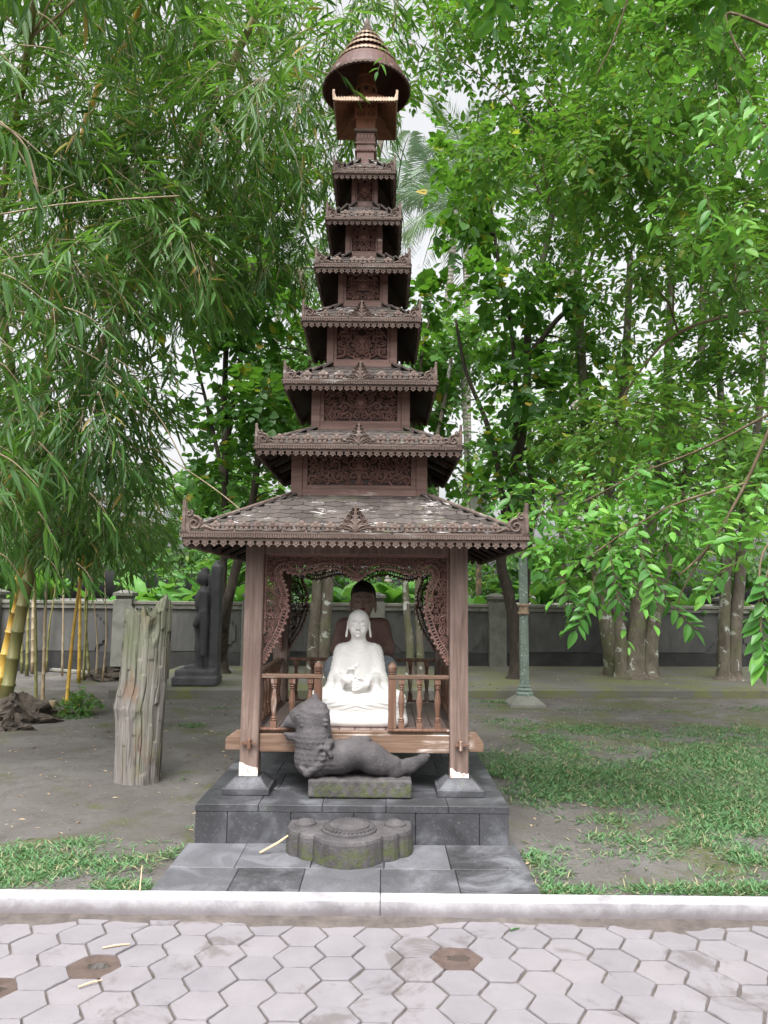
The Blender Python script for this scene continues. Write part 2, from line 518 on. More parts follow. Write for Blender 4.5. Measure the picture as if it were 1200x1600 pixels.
# ------------------------------------------------------------------ mesh helpers
class MB:
    """collects geometry for ONE mesh"""

    def __init__(self):
        self.v, self.f = [], []

    def add(self, vs, fs):
        o = len(self.v)
        self.v.extend([tuple(p) for p in vs])
        self.f.extend([tuple(i + o for i in f) for f in fs])
        return self

    def box(self, x0, x1, y0, y1, z0, z1):
        return self.add([(x0, y0, z0), (x1, y0, z0), (x1, y1, z0), (x0, y1, z0), (x0, y0, z1), (x1, y0, z1), (x1, y1, z1), (x0, y1, z1)],
                        [(0, 3, 2, 1), (4, 5, 6, 7), (0, 1, 5, 4), (1, 2, 6, 5), (2, 3, 7, 6), (3, 0, 4, 7)])

    def obox(self, M, sx, sy, sz):
        vs = [M @ Vector((x * sx / 2, y * sy / 2, z * sz / 2)) for z in (-1, 1) for x, y in ((-1, -1), (1, -1), (1, 1), (-1, 1))]
        return self.add(vs, [(0, 3, 2, 1), (4, 5, 6, 7), (0, 1, 5, 4), (1, 2, 6, 5), (2, 3, 7, 6), (3, 0, 4, 7)])

    def frustum(self, secs, cx=0, cy=0):
        """stack of rectangles (z, half_x, half_y), capped"""
        vs, fs = [], []
        for z, hx, hy in secs:
            vs += [(cx - hx, cy - hy, z), (cx + hx, cy - hy, z), (cx + hx, cy + hy, z), (cx - hx, cy + hy, z)]
        for i in range(len(secs) - 1):
            for k in range(4):
                a, b = i * 4 + k, i * 4 + (k + 1) % 4
                fs.append((a, b, b + 4, a + 4))
        fs.append((3, 2, 1, 0))
        n = len(vs)
        fs.append((n - 4, n - 3, n - 2, n - 1))
        return self.add(vs, fs)

    def lathe(self, prof, n=16, cx=0, cy=0, cap=True, wob=None):
        vs, fs = [], []
        for i, (r, z) in enumerate(prof):
            for k in range(n):
                a = 2 * math.pi * k / n
                rr = r * (wob(a, z) if wob else 1)
                vs.append((cx + rr * math.cos(a), cy + rr * math.sin(a), z))
        for i in range(len(prof) - 1):
            for k in range(n):
                a, b = i * n + k, i * n + (k + 1) % n
                fs.append((a, b, b + n, a + n))
        if cap:
            fs.append(tuple(range(n - 1, -1, -1)))
            m = (len(prof) - 1) * n
            fs.append(tuple(range(m, m + n)))
        return self.add(vs, fs)

    def tube(self, pts, rad, n=8, cap=True, jit=0.0):
        pts = [Vector(p) for p in pts]
        if not hasattr(rad, '__len__'):
            rad = [rad] * len(pts)
        vs, fs = [], []
        t0 = (pts[1] - pts[0]).normalized()
        ref = Vector((1, 0, 0)) if abs(t0.x) < 0.8 else Vector((0, 1, 0))
        u = t0.cross(ref).normalized()
        for i, p in enumerate(pts):
            a = pts[max(i - 1, 0)]
            b = pts[min(i + 1, len(pts) - 1)]
            t = (b - a).normalized()
            u = (u - t * u.dot(t)).normalized()
            w = t.cross(u)
            for k in range(n):
                an = 2 * math.pi * k / n
                r = rad[i] * (1 + (random.uniform(-jit, jit) if jit else 0))
                vs.append(p + (u * math.cos(an) + w * math.sin(an)) * r)
        for i in range(len(pts) - 1):
            for k in range(n):
                a, b = i * n + k, i * n + (k + 1) % n
                fs.append((a, b, b + n, a + n))
        if cap:
            fs.append(tuple(range(n - 1, -1, -1)))
            m = (len(pts) - 1) * n
            fs.append(tuple(range(m, m + n)))
        return self.add(vs, fs)

    def prism(self, poly, y0, y1):
        """outline in x,z pushed from y0 (front) to y1 (back)"""
        n = len(poly)
        vs = [(x, y0, z) for x, z in poly] + [(x, y1, z) for x, z in poly]
        fs = [tuple(range(n)), tuple(range(2 * n - 1, n - 1, -1))]
        for k in range(n):
            j = (k + 1) % n
            fs.append((k, k + n, j + n, j))
        return self.add(vs, fs)

    def slab(self, poly, z0, z1):
        """outline in x,y pushed from z0 up to z1"""
        n = len(poly)
        vs = [(x, y, z0) for x, y in poly] + [(x, y, z1) for x, y in poly]
        fs = [tuple(range(n - 1, -1, -1)), tuple(range(n, 2 * n))]
        for k in range(n):
            j = (k + 1) % n
            fs.append((k, j, j + n, k + n))
        return self.add(vs, fs)

    def ribbon(self, pts, wid, yf, yb, ridge=0.006):
        """carved strap in the x,z plane: front ridge, sloping cheeks, back at yb"""
        n = len(pts)
        vs, fs = [], []
        for i, (x, z) in enumerate(pts):
            xa, za = pts[max(i - 1, 0)]
            xb, zb = pts[min(i + 1, n - 1)]
            dx, dz = xb - xa, zb - za
            L = math.hypot(dx, dz) or 1
            nx, nz = -dz / L, dx / L
            w = (wid[i] if hasattr(wid, '__len__') else wid) / 2
            vs += [(x + nx * w, yb, z + nz * w), (x + nx * w, yf, z + nz * w), (x, yf - ridge, z), (x - nx * w, yf, z - nz * w), (x - nx * w, yb, z - nz * w)]
        for i in range(n - 1):
            for k in range(4):
                a = i * 5 + k
                fs.append((a, a + 1, a + 6, a + 5))
        fs += [(4, 3, 2, 1, 0), tuple(range((n - 1) * 5, n * 5))]
        return self.add(vs, fs)

    def dome(self, cx, cz, rx, rz, yf, h, rings=3, n=10):
        """low boss standing proud of a panel face at yf"""
        vs, fs = [], []
        for i in range(rings):
            a = i / rings * math.pi / 2
            for k in range(n):
                t = 2 * math.pi * k / n
                vs.append((cx + rx * math.cos(a) * math.cos(t), yf - h * math.sin(a), cz + rz * math.cos(a) * math.sin(t)))
        vs.append((cx, yf - h, cz))
        for i in range(rings - 1):
            for k in range(n):
                a, b = i * n + k, i * n + (k + 1) % n
                fs.append((a, b, b + n, a + n))
        m = (rings - 1) * n
        for k in range(n):
            fs.append((m + k, m + (k + 1) % n, len(vs) - 1))
        return self.add(vs, fs)

    def mesh(self, name):
        me = bpy.data.meshes.new(name)
        me.from_pydata(self.v, [], self.f)
        me.update()
        return me


def link(name, me, mat, parent=None, smooth=False, bevel=0.0, segs=1):
    """one Blender object from a mesh (or MB)"""
    if isinstance(me, MB):
        me = me.mesh(name)
    if mat and not me.materials:
        me.materials.append(MATS[mat] if isinstance(mat, str) else mat)
    if smooth:
        me.polygons.foreach_set('use_smooth', [True] * len(me.polygons))
    o = bpy.data.objects.new(name, me)
    COL.objects.link(o)
    if parent:
        o.parent = parent
    if bevel:
        b = o.modifiers.new('bevel', 'BEVEL')
        b.width = bevel
        b.segments = segs
        b.limit_method = 'ANGLE'
        b.angle_limit = R(40)
    return o


def tag(o, label=None, cat=None, group=None, kind=None):
    if label:
        o['label'] = label
    if cat:
        o['category'] = cat
    if group:
        o['group'] = group
    if kind:
        o['kind'] = kind
    return o


def thing(name, label, cat, loc=(0, 0, 0), rz=0.0, group=None):
    o = bpy.data.objects.new(name, None)
    o.empty_display_size = 0.1
    o.location = loc
    o.rotation_euler = (0, 0, rz)
    COL.objects.link(o)
    return tag(o, label, cat, group)


def np_mesh(name, V, F, rnd=None):
    """fast mesh from arrays; F is (n,3) or (n,4)"""
    me = bpy.data.meshes.new(name)
    V = np.ascontiguousarray(V, dtype=np.float32)
    F = np.ascontiguousarray(F, dtype=np.int32)
    k = F.shape[1]
    me.vertices.add(len(V))
    me.vertices.foreach_set('co', V.ravel())
    me.loops.add(F.size)
    me.loops.foreach_set('vertex_index', F.ravel())
    me.polygons.add(len(F))
    me.polygons.foreach_set('loop_start', np.arange(0, F.size, k, dtype=np.int32))
    if rnd is not None:
        a = me.attributes.new('rnd', 'FLOAT', 'POINT')
        a.data.foreach_set('value', np.ascontiguousarray(rnd, dtype=np.float32))
    me.update(calc_edges=True)
    me.validate()
    return me


def sides(fn_mesh, name, mat, parent, n=4, **kw):
    """the same piece on the four faces of the pagoda"""
    out = []
    me = fn_mesh.mesh(name) if isinstance(fn_mesh, MB) else fn_mesh
    for k in range(n):
        o = link(name, me, mat, parent, **kw)
        o.rotation_euler = (0, 0, k * math.pi / 2)
        out.append(o)
    return out


# ------------------------------------------------------------------ distance-field sculpting (statues)
class SDF:
    def __init__(self, lo, hi, cell):
        self.lo, self.cell = np.array(lo, float), cell
        self.n = np.ceil((np.array(hi) - self.lo) / cell).astype(int) + 1
        self.ax = [self.lo[i] + cell * np.arange(self.n[i]) for i in range(3)]
        self.F = np.full(self.n, 1.0, np.float32)

    def _region(self, lo, hi):
        s = []
        for i in range(3):
            a = max(0, int((lo[i] - self.lo[i]) / self.cell) - 1)
            b = min(self.n[i], int((hi[i] - self.lo[i]) / self.cell) + 3)
            s.append(slice(a, max(a, b)))
        X, Y, Z = np.meshgrid(self.ax[0][s[0]], self.ax[1][s[1]], self.ax[2][s[2]], indexing='ij')
        return tuple(s), X.astype(np.float32), Y.astype(np.float32), Z.astype(np.float32)

    def _blend(self, s, d, k, op):
        a = self.F[s]
        if op == 'add':
            h = np.clip(0.5 + 0.5 * (a - d) / k, 0, 1)
            self.F[s] = a * (1 - h) + d * h - k * h * (1 - h)
        else:
            d = -d
            h = np.clip(0.5 - 0.5 * (a - d) / k, 0, 1)
            self.F[s] = a * (1 - h) + d * h + k * h * (1 - h)

    def ell(self, c, r, k=0.02, rot=None, op='add'):
        c, r = np.array(c, float), np.array(r, float)
        m = (max(r) if rot else r) + 2.5 * k + 2 * self.cell
        s, X, Y, Z = self._region(c - m, c + m)
        if X.size == 0:
            return self
        X, Y, Z = X - c[0], Y - c[1], Z - c[2]
        if rot:
            M = np.array(Euler(rot).to_matrix()).T
            X, Y, Z = (M[i, 0] * X + M[i, 1] * Y + M[i, 2] * Z for i in range(3))
        k0 = np.sqrt((X / r[0]) ** 2 + (Y / r[1]) ** 2 + (Z / r[2]) ** 2)
        k1 = np.sqrt((X / r[0] ** 2) ** 2 + (Y / r[1] ** 2) ** 2 + (Z / r[2] ** 2) ** 2) + 1e-6
        self._blend(s, k0 * (k0 - 1) / k1, k, op)
        return self

    def cone(self, a, b, ra, rb, k=0.02, op='add', flat=None):
        a, b = np.array(a, float), np.array(b, float)
        m = max(ra, rb) + 2.5 * k + 2 * self.cell
        s, X, Y, Z = self._region(np.minimum(a, b) - m, np.maximum(a, b) + m)
        if X.size == 0:
            return self
        ab = b - a
        L = ab @ ab + 1e-9
        t = np.clip(((X - a[0]) * ab[0] + (Y - a[1]) * ab[1] + (Z - a[2]) * ab[2]) / L, 0, 1)
        d = np.sqrt((X - a[0] - t * ab[0]) ** 2 + ((Y - a[1] - t * ab[1]) * (flat or 1.0)) ** 2 + (Z - a[2] - t * ab[2]) ** 2) - (ra + (rb - ra) * t)
        self._blend(s, d, k, op)
        return self

    def chain(self, pts, rad, k=0.02, op='add', flat=None):
        for i in range(len(pts) - 1):
            self.cone(pts[i], pts[i + 1], rad[i], rad[i + 1], k, op, flat)
        return self

    def box(self, c, h, rnd=0.01, k=0.01, op='add', rot=None):
        c, h = np.array(c, float), np.array(h, float)
        m = (np.linalg.norm(h) if rot else h) + 2.5 * k + 2 * self.cell
        s, X, Y, Z = self._region(c - m, c + m)
        if X.size == 0:
            return self
        X, Y, Z = X - c[0], Y - c[1], Z - c[2]
        if rot:
            M = np.array(Euler(rot).to_matrix()).T
            X, Y, Z = (M[i, 0] * X + M[i, 1] * Y + M[i, 2] * Z for i in range(3))
        qx, qy, qz = abs(X) - h[0] + rnd, abs(Y) - h[1] + rnd, abs(Z) - h[2] + rnd
        d = np.sqrt(np.maximum(qx, 0) ** 2 + np.maximum(qy, 0) ** 2 + np.maximum(qz, 0) ** 2) + np.minimum(np.maximum(qx, np.maximum(qy, qz)), 0) - rnd
        self._blend(s, d, k, op)
        return self

    def warp(self, fn):
        X, Y, Z = np.meshgrid(*self.ax, indexing='ij')
        self.F = self.F + fn(X, Y, Z).astype(np.float32)
        return self

    def mesh(self, name, smooth_iters=1):
        F = self.F.copy()
        F[0], F[-1] = 1, 1
        F[:, 0], F[:, -1] = 1, 1
        F[:, :, 0], F[:, :, -1] = 1, 1
        ins = F < 0
        n = self.n
        acc = np.zeros((n[0] - 1, n[1] - 1, n[2] - 1, 3), np.float32)
        cnt = np.zeros((n[0] - 1, n[1] - 1, n[2] - 1), np.int8)
        quads = []
        edge_sets = []
        for ax in range(3):
            sa = [slice(None)] * 3
            sb = [slice(None)] * 3
            sa[ax], sb[ax] = slice(0, -1), slice(1, None)
            A, B = ins[tuple(sa)], ins[tuple(sb)]
            idx = np.argwhere(A != B)
            fa = F[tuple(sa)][tuple(idx.T)]
            fb = F[tuple(sb)][tuple(idx.T)]
            t = fa / (fa - fb)
            pt = idx.astype(np.float32)
            pt[:, ax] += t
            o1, o2 = [(1, 2), (2, 0), (0, 1)][ax]
            for d1 in (0, 1):
                for d2 in (0, 1):
                    c = idx.copy()
                    c[:, o1] -= d1
                    c[:, o2] -= d2
                    np.add.at(acc, tuple(c.T), pt)
                    np.add.at(cnt, tuple(c.T), 1)
            edge_sets.append((idx, o1, o2, fa < 0))
        vid = np.full(cnt.shape, -1, np.int32)
        cells = np.argwhere(cnt > 0)
        vid[tuple(cells.T)] = np.arange(len(cells))
        V = acc[tuple(cells.T)] / cnt[tuple(cells.T)][:, None] * self.cell + self.lo
        for idx, o1, o2, flip in edge_sets:
            q = []
            for d1, d2 in ((0, 0), (1, 0), (1, 1), (0, 1)):
                c = idx.copy()
                c[:, o1] -= d1
                c[:, o2] -= d2
                q.append(vid[tuple(c.T)])
            q = np.stack(q, 1)
            q[~flip] = q[~flip][:, ::-1]
            quads.append(q)
        Q = np.concatenate(quads)
        for _ in range(smooth_iters):
            s = np.zeros_like(V)
            w = np.zeros(len(V))
            for i in range(4):
                a, b = Q[:, i], Q[:, (i + 1) % 4]
                np.add.at(s, a, V[b])
                np.add.at(w, a, 1)
            V = 0.5 * V + 0.5 * s / w[:, None]
        me = np_mesh(name, V, Q)
        me.polygons.foreach_set('use_smooth', [True] * len(me.polygons))
        return me


# ------------------------------------------------------------------ carving patterns
def spiral(cx, cz, r, a0, turns=1.25, hand=1, n=13):
    pts, wid = [], []
    for i in range(n):
        t = i / (n - 1)
        rr = r * (1 - 0.8 * t)
        a = a0 + hand * t * turns * 2 * math.pi
        pts.append((cx + rr * math.cos(a), cz + rr * math.sin(a)))
        wid.append(r * (0.56 - 0.18 * t))
    return pts, wid


def in_poly(x, z, poly):
    c = False
    n = len(poly)
    for i in range(n):
        x1, z1 = poly[i]
        x2, z2 = poly[i - 1]
        if (z1 > z) != (z2 > z) and x < (x2 - x1) * (z - z1) / (z2 - z1) + x1:
            c = not c
    return c


def scrollwork(mb, poly, rmin, rmax, yf, yb, rnd, mirror=True, tries=900):
    """fills an outline with carved tendrils, curled leaves and buds"""
    xs = [p[0] for p in poly]
    zs = [p[1] for p in poly]
    got = []
    for k in range(tries):
        x, z = rnd.uniform(min(xs), max(xs)), rnd.uniform(min(zs), max(zs))
        r = rnd.uniform(rmin, rmax) if k < tries * 0.5 else rmin
        if mirror and x > -r * 0.4:
            continue
        if not all(in_poly(x + r * 0.85 * math.cos(a), z + r * 0.85 * math.sin(a), poly) for a in (0, 1.57, 3.14, 4.71)):
            continue
        if any((x - a) ** 2 + (z - b) ** 2 < (0.9 * (r + c)) ** 2 for a, b, c in got):
            continue
        got.append((x, z, r))
    for (x, z, r) in got:
        hand = rnd.choice((-1, 1))
        a0 = rnd.uniform(0, 6.28)
        pts, wid = spiral(x, z, r, a0, 1.2, hand)
        # tail that ties the curl to its neighbour
        tx, tz = x + r * 1.75 * math.cos(a0 - hand * 0.5), z + r * 1.75 * math.sin(a0 - hand * 0.5)
        pts = [(tx, tz)] + pts
        wid = [r * 0.28] + wid
        leaf = []
        for b in (1.2, 2.6, 4.0):
            c, s = math.cos(a0 + b), math.sin(a0 + b)
            leaf.append([(x + r * 0.8 * c, z + r * 0.8 * s), (x + r * 1.05 * c, z + r * 1.05 * s), (x + r * 1.35 * math.cos(a0 + b + 0.35 * hand), z + r * 1.35 * math.sin(a0 + b + 0.35 * hand))])
        dy = rnd.uniform(-0.003, 0.003)
        for sx in ((1, -1) if mirror else (1,)):
            mb.ribbon([(sx * a, b) for a, b in pts], wid, yf + dy, yb, r * 0.28)
            mb.dome(sx * x, z, r * 0.24, r * 0.24, yf + dy, r * 0.4, 2, 7)
            for lf in leaf:
                mb.ribbon([(sx * a, b) for a, b in lf], [r * 0.55, r * 0.42, r * 0.08], yf + dy + 0.003, yb, r * 0.2)
    return got


def rosette_mesh():
    """carved flower, 1 unit wide, standing on z = 0, face towards -y"""
    m = MB()
    m.prism([(-0.5, -0.02), (0.5, -0.02), (0.42, 0.16), (-0.42, 0.16)], -0.05, 0.1)
    for k in range(5):
        a = math.pi / 2 + k * 2 * math.pi / 5
        m.dome(0.27 * math.cos(a), 0.45 + 0.27 * math.sin(a), 0.24, 0.24, 0.0, 0.16, 3, 10)
        # back of the petal
        n = 10
        m.prism([(0.27 * math.cos(a) + 0.23 * math.cos(i * 2 * math.pi / n), 0.45 + 0.27 * math.sin(a) + 0.23 * math.sin(i * 2 * math.pi / n)) for i in range(n)], 0.0, 0.1)
    m.dome(0, 0.45, 0.15, 0.15, -0.1, 0.16, 3, 9)
    return m.mesh('rosette')


def crest_mesh():
    """palmette, 1 unit high, standing on z = 0: paired curled lobes round a central leaf"""
    m = MB()
    m.prism([(-0.16, 0), (0.16, 0), (0.2, 0.3), (0.15, 0.62), (0.07, 0.85), (0.0, 1.0), (-0.07, 0.85), (-0.15, 0.62), (-0.2, 0.3)], 0.0, 0.07)
    m.ribbon([(0, 0.02), (0, 0.3), (0, 0.6), (0, 0.97)], [0.09, 0.15, 0.13, 0.02], -0.03, 0.05, 0.05)
    for sx in (-1, 1):
        for out, z0, r in ((0.6, 0.1, 0.11), (0.42, 0.17, 0.15), (0.31, 0.36, 0.13), (0.22, 0.54, 0.11), (0.14, 0.69, 0.085), (0.08, 0.82, 0.06)):
            n = 12
            m.prism([(sx * out + r * math.cos(i * 2 * math.pi / n), z0 + r * math.sin(i * 2 * math.pi / n)) for i in range(n)][::1], 0.0, 0.065)
            pts, wid = spiral(sx * out, z0, r * 0.85, math.pi * (0.35 if sx > 0 else 0.65), 1.15, -sx, 11)
            m.ribbon([(sx * 0.02, z0 - r * 0.7), (sx * out * 0.45, z0 + r * 0.3)] + pts, [r * 0.4, r * 0.5] + [w * 0.9 for w in wid], -0.02, 0.05, 0.035)
        m.prism([(0, 0), (sx * 0.75, 0), (sx * 0.6, 0.1), (sx * 0.2, 0.2), (0, 0.2)][::sx], 0.003, 0.06)
    return m.mesh('crest')


def corner_mesh():
    """horn at an eave corner: upright spike at x = 0, volute towards +x; 1 unit high"""
    m = MB()
    m.prism([(-0.02, 0), (0.95, 0), (0.9, 0.1), (0.66, 0.2), (0.6, 0.42), (0.4, 0.5), (0.22, 0.58), (0.13, 0.72), (0.06, 1.0), (-0.01, 0.98), (-0.03, 0.5)], 0.0, 0.07)
    pts, wid = spiral(0.38, 0.24, 0.24, math.pi * 0.55, 1.35, -1, 16)
    m.ribbon(pts, [w * 0.75 for w in wid], -0.04, 0.05, 0.04)
    pts, wid = spiral(0.2, 0.56, 0.12, math.pi * 0.4, 1.1, -1, 10)
    m.ribbon(pts, wid, -0.03, 0.05, 0.03)
    m.ribbon([(0.02, 0.04), (0.03, 0.4), (0.04, 0.7), (0.03, 0.97)], [0.1, 0.12, 0.09, 0.03], -0.02, 0.05, 0.03)
    m.ribbon([(0.55, 0.1), (0.7, 0.16), (0.85, 0.1), (1.0, 0.04)], [0.1, 0.12, 0.09, 0.03], -0.02, 0.05, 0.03)
    return m.mesh('corner_ornament')


def scallop_mesh(W, yf, ztop, zbot, tooth, thick=0.014):
    """cut board: a row of pointed teeth with round holes between them"""
    m = MB()
    n = max(4, int(round(W / tooth)))
    w = W / n
    h = ztop - zbot
    r = w * 0.19
    zh = zbot + h * 0.56
    for i in range(n):
        x0 = -W / 2 + i * w
        poly = [(x0, ztop), (x0, zh + r), (x0 + r * 0.75, zh + r * 0.7), (x0 + r, zh), (x0 + r * 0.75, zh - r * 0.7), (x0 + r * 0.25, zh - r * 1.15)]
        poly += [(x0 + w * 0.14, zbot + h * 0.3), (x0 + w * 0.3, zbot + h * 0.24), (x0 + w * 0.4, zbot + h * 0.1), (x0 + w * 0.5, zbot)]
        right = [(2 * x0 + w - a, b) for a, b in poly[:-1]][::-1]
        m.prism(poly + right, yf, yf + thick)
        m.ribbon([(x0 + w * 0.3, zbot + h * 0.62), (x0 + w * 0.38, zbot + h * 0.42), (x0 + w * 0.5, zbot + h * 0.34), (x0 + w * 0.62, zbot + h * 0.42), (x0 + w * 0.7, zbot + h * 0.62)], w * 0.09, yf - 0.001, yf + 0.002, 0.003)
    return m


# ------------------------------------------------------------------ the pagoda
XC, YC = -0.185, 5.855
PG = thing('pagoda', 'tall tiered brown wooden pagoda with carved eaves sheltering the white statue', 'pagoda', (XC, YC, 0))
PLINTH_TOP = 0.26
S2 = 0.705                           # half spacing of the posts
ROS, CRE, COR = rosette_mesh(), crest_mesh(), corner_mesh()
for me in (ROS, CRE, COR):
    me.materials.append(MATS['trim_wood'])

# posts and their feet
PW = 0.0625
for sx in (-1, 1):
    for sy in (-1, 1):
        link('post', MB().box(-PW, PW, -PW, PW, 0.362, 1.99), 'post_wood', PG, bevel=0.006).location = (sx * S2, sy * S2, 0)
        ft = link('foot_stone', MB().frustum([(PLINTH_TOP + 0.001, 0.155, 0.155), (0.305, 0.155, 0.155), (0.306, 0.142, 0.142), (0.355, 0.092, 0.092), (0.361, 0.088, 0.088)]), 'plinth_stone', PG, bevel=0.004)
        ft.location = (sx * S2, sy * S2, 0)
# white plaster remains at the feet of the front posts
t = NT('old_plaster')
p = t.pos()
n1 = t.noise(p, 25, 4, 0.7)
t.finish(t.ramp(n1, [(0.35, (0.42, 0.3, 0.26)), (0.5, (0.72, 0.68, 0.64))]), 0.85, n1, 0.4, 0.004)


def ragged(x0, x1, z0, ztops, yf, th=0.003):
    m = MB()
    n = len(ztops)
    xs = [x0 + (x1 - x0) * i / (n - 1) for i in range(n)]
    m.prism([(x0, z0), (x1, z0)] + [(x, z) for x, z in zip(xs[::-1], ztops[::-1])], yf - th, yf)
    return m


link('plaster_patch', ragged(-PW, PW, 0.364, [0.455, 0.45, 0.438, 0.43, 0.424, 0.42, 0.418], 0), 'old_plaster', PG).location = (-S2, -S2 - PW - 0.0005, 0)
link('plaster_patch', ragged(-PW, PW, 0.364, [0.425, 0.428, 0.41, 0.4, 0.403, 0.39, 0.398, 0.388, 0.394], 0), 'old_plaster', PG).location = (S2, -S2 - PW - 0.0005, 0)

# tie beams with wedged tenons
for k in range(4):
    ang = k * math.pi / 2
    side = k in (1, 3)
    zb0, zb1 = (0.515, 0.635) if not side else (0.53, 0.628)
    b = link('tie_beam', MB().box(-S2 + PW, S2 - PW, -0.035, 0.035, zb0, zb1), 'beam_wood', PG, bevel=0.004)
    b.rotation_euler = (0, 0, ang)
    b.location = (S2 * math.sin(ang), -S2 * math.cos(ang), 0)
    if not side:
        for sx in (-1, 1):
            t_ = link('tenon', MB().prism([(PW, 0.525), (PW + 0.105, 0.525), (PW + 0.105, 0.585), (PW + 0.06, 0.648), (PW + 0.03, 0.652), (PW, 0.652)] if sx > 0 else
                                          [(-PW, 0.525), (-PW, 0.652), (-PW - 0.035, 0.652), (-PW - 0.105, 0.6), (-PW - 0.105, 0.525)], -0.03, 0.03), 'beam_wood', PG, bevel=0.004)
            t_.location = (sx * S2, S2 * (-1 if k == 0 else 1), 0)
    for sx in (-1, 1):
        yy = -S2 - PW if k == 0 else (S2 + PW if k == 2 else None)
        if yy is None:
            continue
        sg = -1 if k == 0 else 1
        link('peg', MB().box(-0.012, 0.012, -0.045, 0.0, 0.545, 0.608), 'tenon_pale' if 'tenon_pale' in MATS else 'rail_wood', PG, bevel=0.003).location = (sx * S2 + 0.005, yy - 0.001 if sg < 0 else yy + 0.046, 0)
        w_ = link('wedge', MB().prism([(-0.05, 0.572), (0.05, 0.577), (0.05, 0.583), (-0.05, 0.588)], -0.03, -0.012), 'rail_wood', PG)
        w_.location = (sx * S2 + (0.0 if sx < 0 else 0.02), yy if sg < 0 else yy + 0.042, 0)

# upper ring beams
for k in range(4):
    b = link('ring_beam', MB().box(-S2 + PW, S2 - PW, -0.04, 0.04, 1.85, 1.96), 'post_wood', PG, bevel=0.004)
    b.rotation_euler = (0, 0, k * math.pi / 2)
    b.location = (S2 * math.sin(k * math.pi / 2), -S2 * math.cos(k * math.pi / 2), 0)

# floor of planks
fl = link('floor', MB().box(-S2 - 0.02, S2 + 0.02, -S2 + 0.045, S2 - 0.045, 0.6, 0.634), 'floor_wood', PG)
n = 12
for i in range(n):
    x0 = -S2 + 0.0625 + (2 * S2 - 0.125) * i / n
    x1 = x0 + (2 * S2 - 0.125) / n - 0.004
    link('plank', MB().box(x0, x1, -S2 + 0.04, S2 - 0.04, 0.6345, 0.655), 'floor_wood', fl, bevel=0.002)
link('sill', MB().box(-S2 + PW, S2 - PW, -0.05, -0.0, 0.6355, 0.652), 'beam_wood', PG, bevel=0.003).location = (0, -S2 + 0.038, 0)


# railings
def baluster_mesh():
    m = MB()
    m.box(-0.02, 0.02, -0.02, 0.02, 0.0, 0.045)
    m.lathe([(0.016, 0.045), (0.022, 0.052), (0.015, 0.058), (0.021, 0.066), (0.014, 0.073), (0.013, 0.08), (0.016, 0.11), (0.021, 0.16), (0.022, 0.18), (0.018, 0.215),
             (0.0125, 0.25), (0.0125, 0.262), (0.02, 0.267), (0.014, 0.272), (0.021, 0.279), (0.015, 0.285), (0.018, 0.29)], 10)
    m.frustum([(0.29, 0.017, 0.017), (0.3, 0.021, 0.021), (0.33, 0.021, 0.021)])
    return m.mesh('baluster')


BAL = baluster_mesh()
BAL.materials.append(MATS['rail_wood'])
RZ0, RZ1 = 0.672, 1.002               # foot and head of the balusters


def railing(x0, x1, y, ang, nb, newel=None, label=None):
    root = link('railing', MB().box(x0, x1, -0.025, 0.025, 0.656, 0.672), 'rail_wood', PG, bevel=0.003)
    root.rotation_euler = (0, 0, ang)
    root.location = (-y * math.sin(ang), y * math.cos(ang), 0)
    link('top_rail', MB().box(x0, x1, -0.028, 0.028, 1.0025, 1.03), 'beam_wood' if newel else 'rail_wood', root, bevel=0.005)
    a, b = x0, x1
    if newel is not None:
        link('newel', MB().box(newel - 0.027, newel + 0.027, -0.024, 0.024, 0.673, 1.002), 'rail_wood', root, bevel=0.003)
        link('finial', MB().lathe([(0.022, 1.031), (0.026, 1.04), (0.018, 1.047), (0.026, 1.052), (0.03, 1.068), (0.033, 1.083), (0.029, 1.088), (0.022, 1.1), (0.01, 1.112), (0.002, 1.118)], 12, newel, 0), 'rail_wood', root, smooth=False)
        if newel == x1 - 0.03:
            b = newel - 0.02
        else:
            a = newel + 0.02
    for i in range(nb):
        o = bpy.data.objects.new('baluster', BAL)
        COL.objects.link(o)
        o.parent = root
        o.location = (a + (b - a) * (i + (0.5 if newel is None else 0.72 if newel == x1 - 0.03 else 0.35)) / nb, 0, RZ0 + 0.0003)
    return root


gap = 0.253
railing(-S2 + PW, -gap + 0.03, -S2 - 0.012, 0, 3, -gap)
railing(gap - 0.03, S2 - PW, -S2 - 0.012, 0, 3, gap)
railing(-S2 + PW, S2 - PW, S2, 0, 9)
railing(-S2 + PW, S2 - PW, S2, math.pi / 2, 9)
railing(-S2 + PW, S2 - PW, S2, -math.pi / 2, 9)

# fretwork arches: left half in crop pixels -> metres, mirrored
rf = random.Random(5)
SC = 3.53 * 225.0
half = [(110, 655), (128, 640), (150, 600), (182, 552), (213, 490), (236, 420), (250, 356), (232, 338), (243, 300), (232, 245), (212, 200), (200, 165), (222, 135), (262, 160), (320, 166), (390, 146), (450, 132), (520, 136), (575, 158), (612, 186), (629, 192)]


def cu(x, y):
    return ((x - 629) / SC, 1.925 - (850 + y / 3.53 - 850) / 225.0)


edge = [cu(*q) for q in half]


def smooth_line(pts, n=4):
    out = []
    for i in range(len(pts) - 1):
        p0, p1, p2, p3 = pts[max(i - 1, 0)], pts[i], pts[i + 1], pts[min(i + 2, len(pts) - 1)]
        for k in range(n):
            t = k / n
            out.append(tuple(0.5 * (2 * b + (c - a) * t + (2 * a - 5 * b + 4 * c - d) * t * t + (3 * b - a - 3 * c + d) * t ** 3) for a, b, c, d in zip(p0, p1, p2, p3)))
    out.append(pts[-1])
    return out


edge = smooth_line(edge)


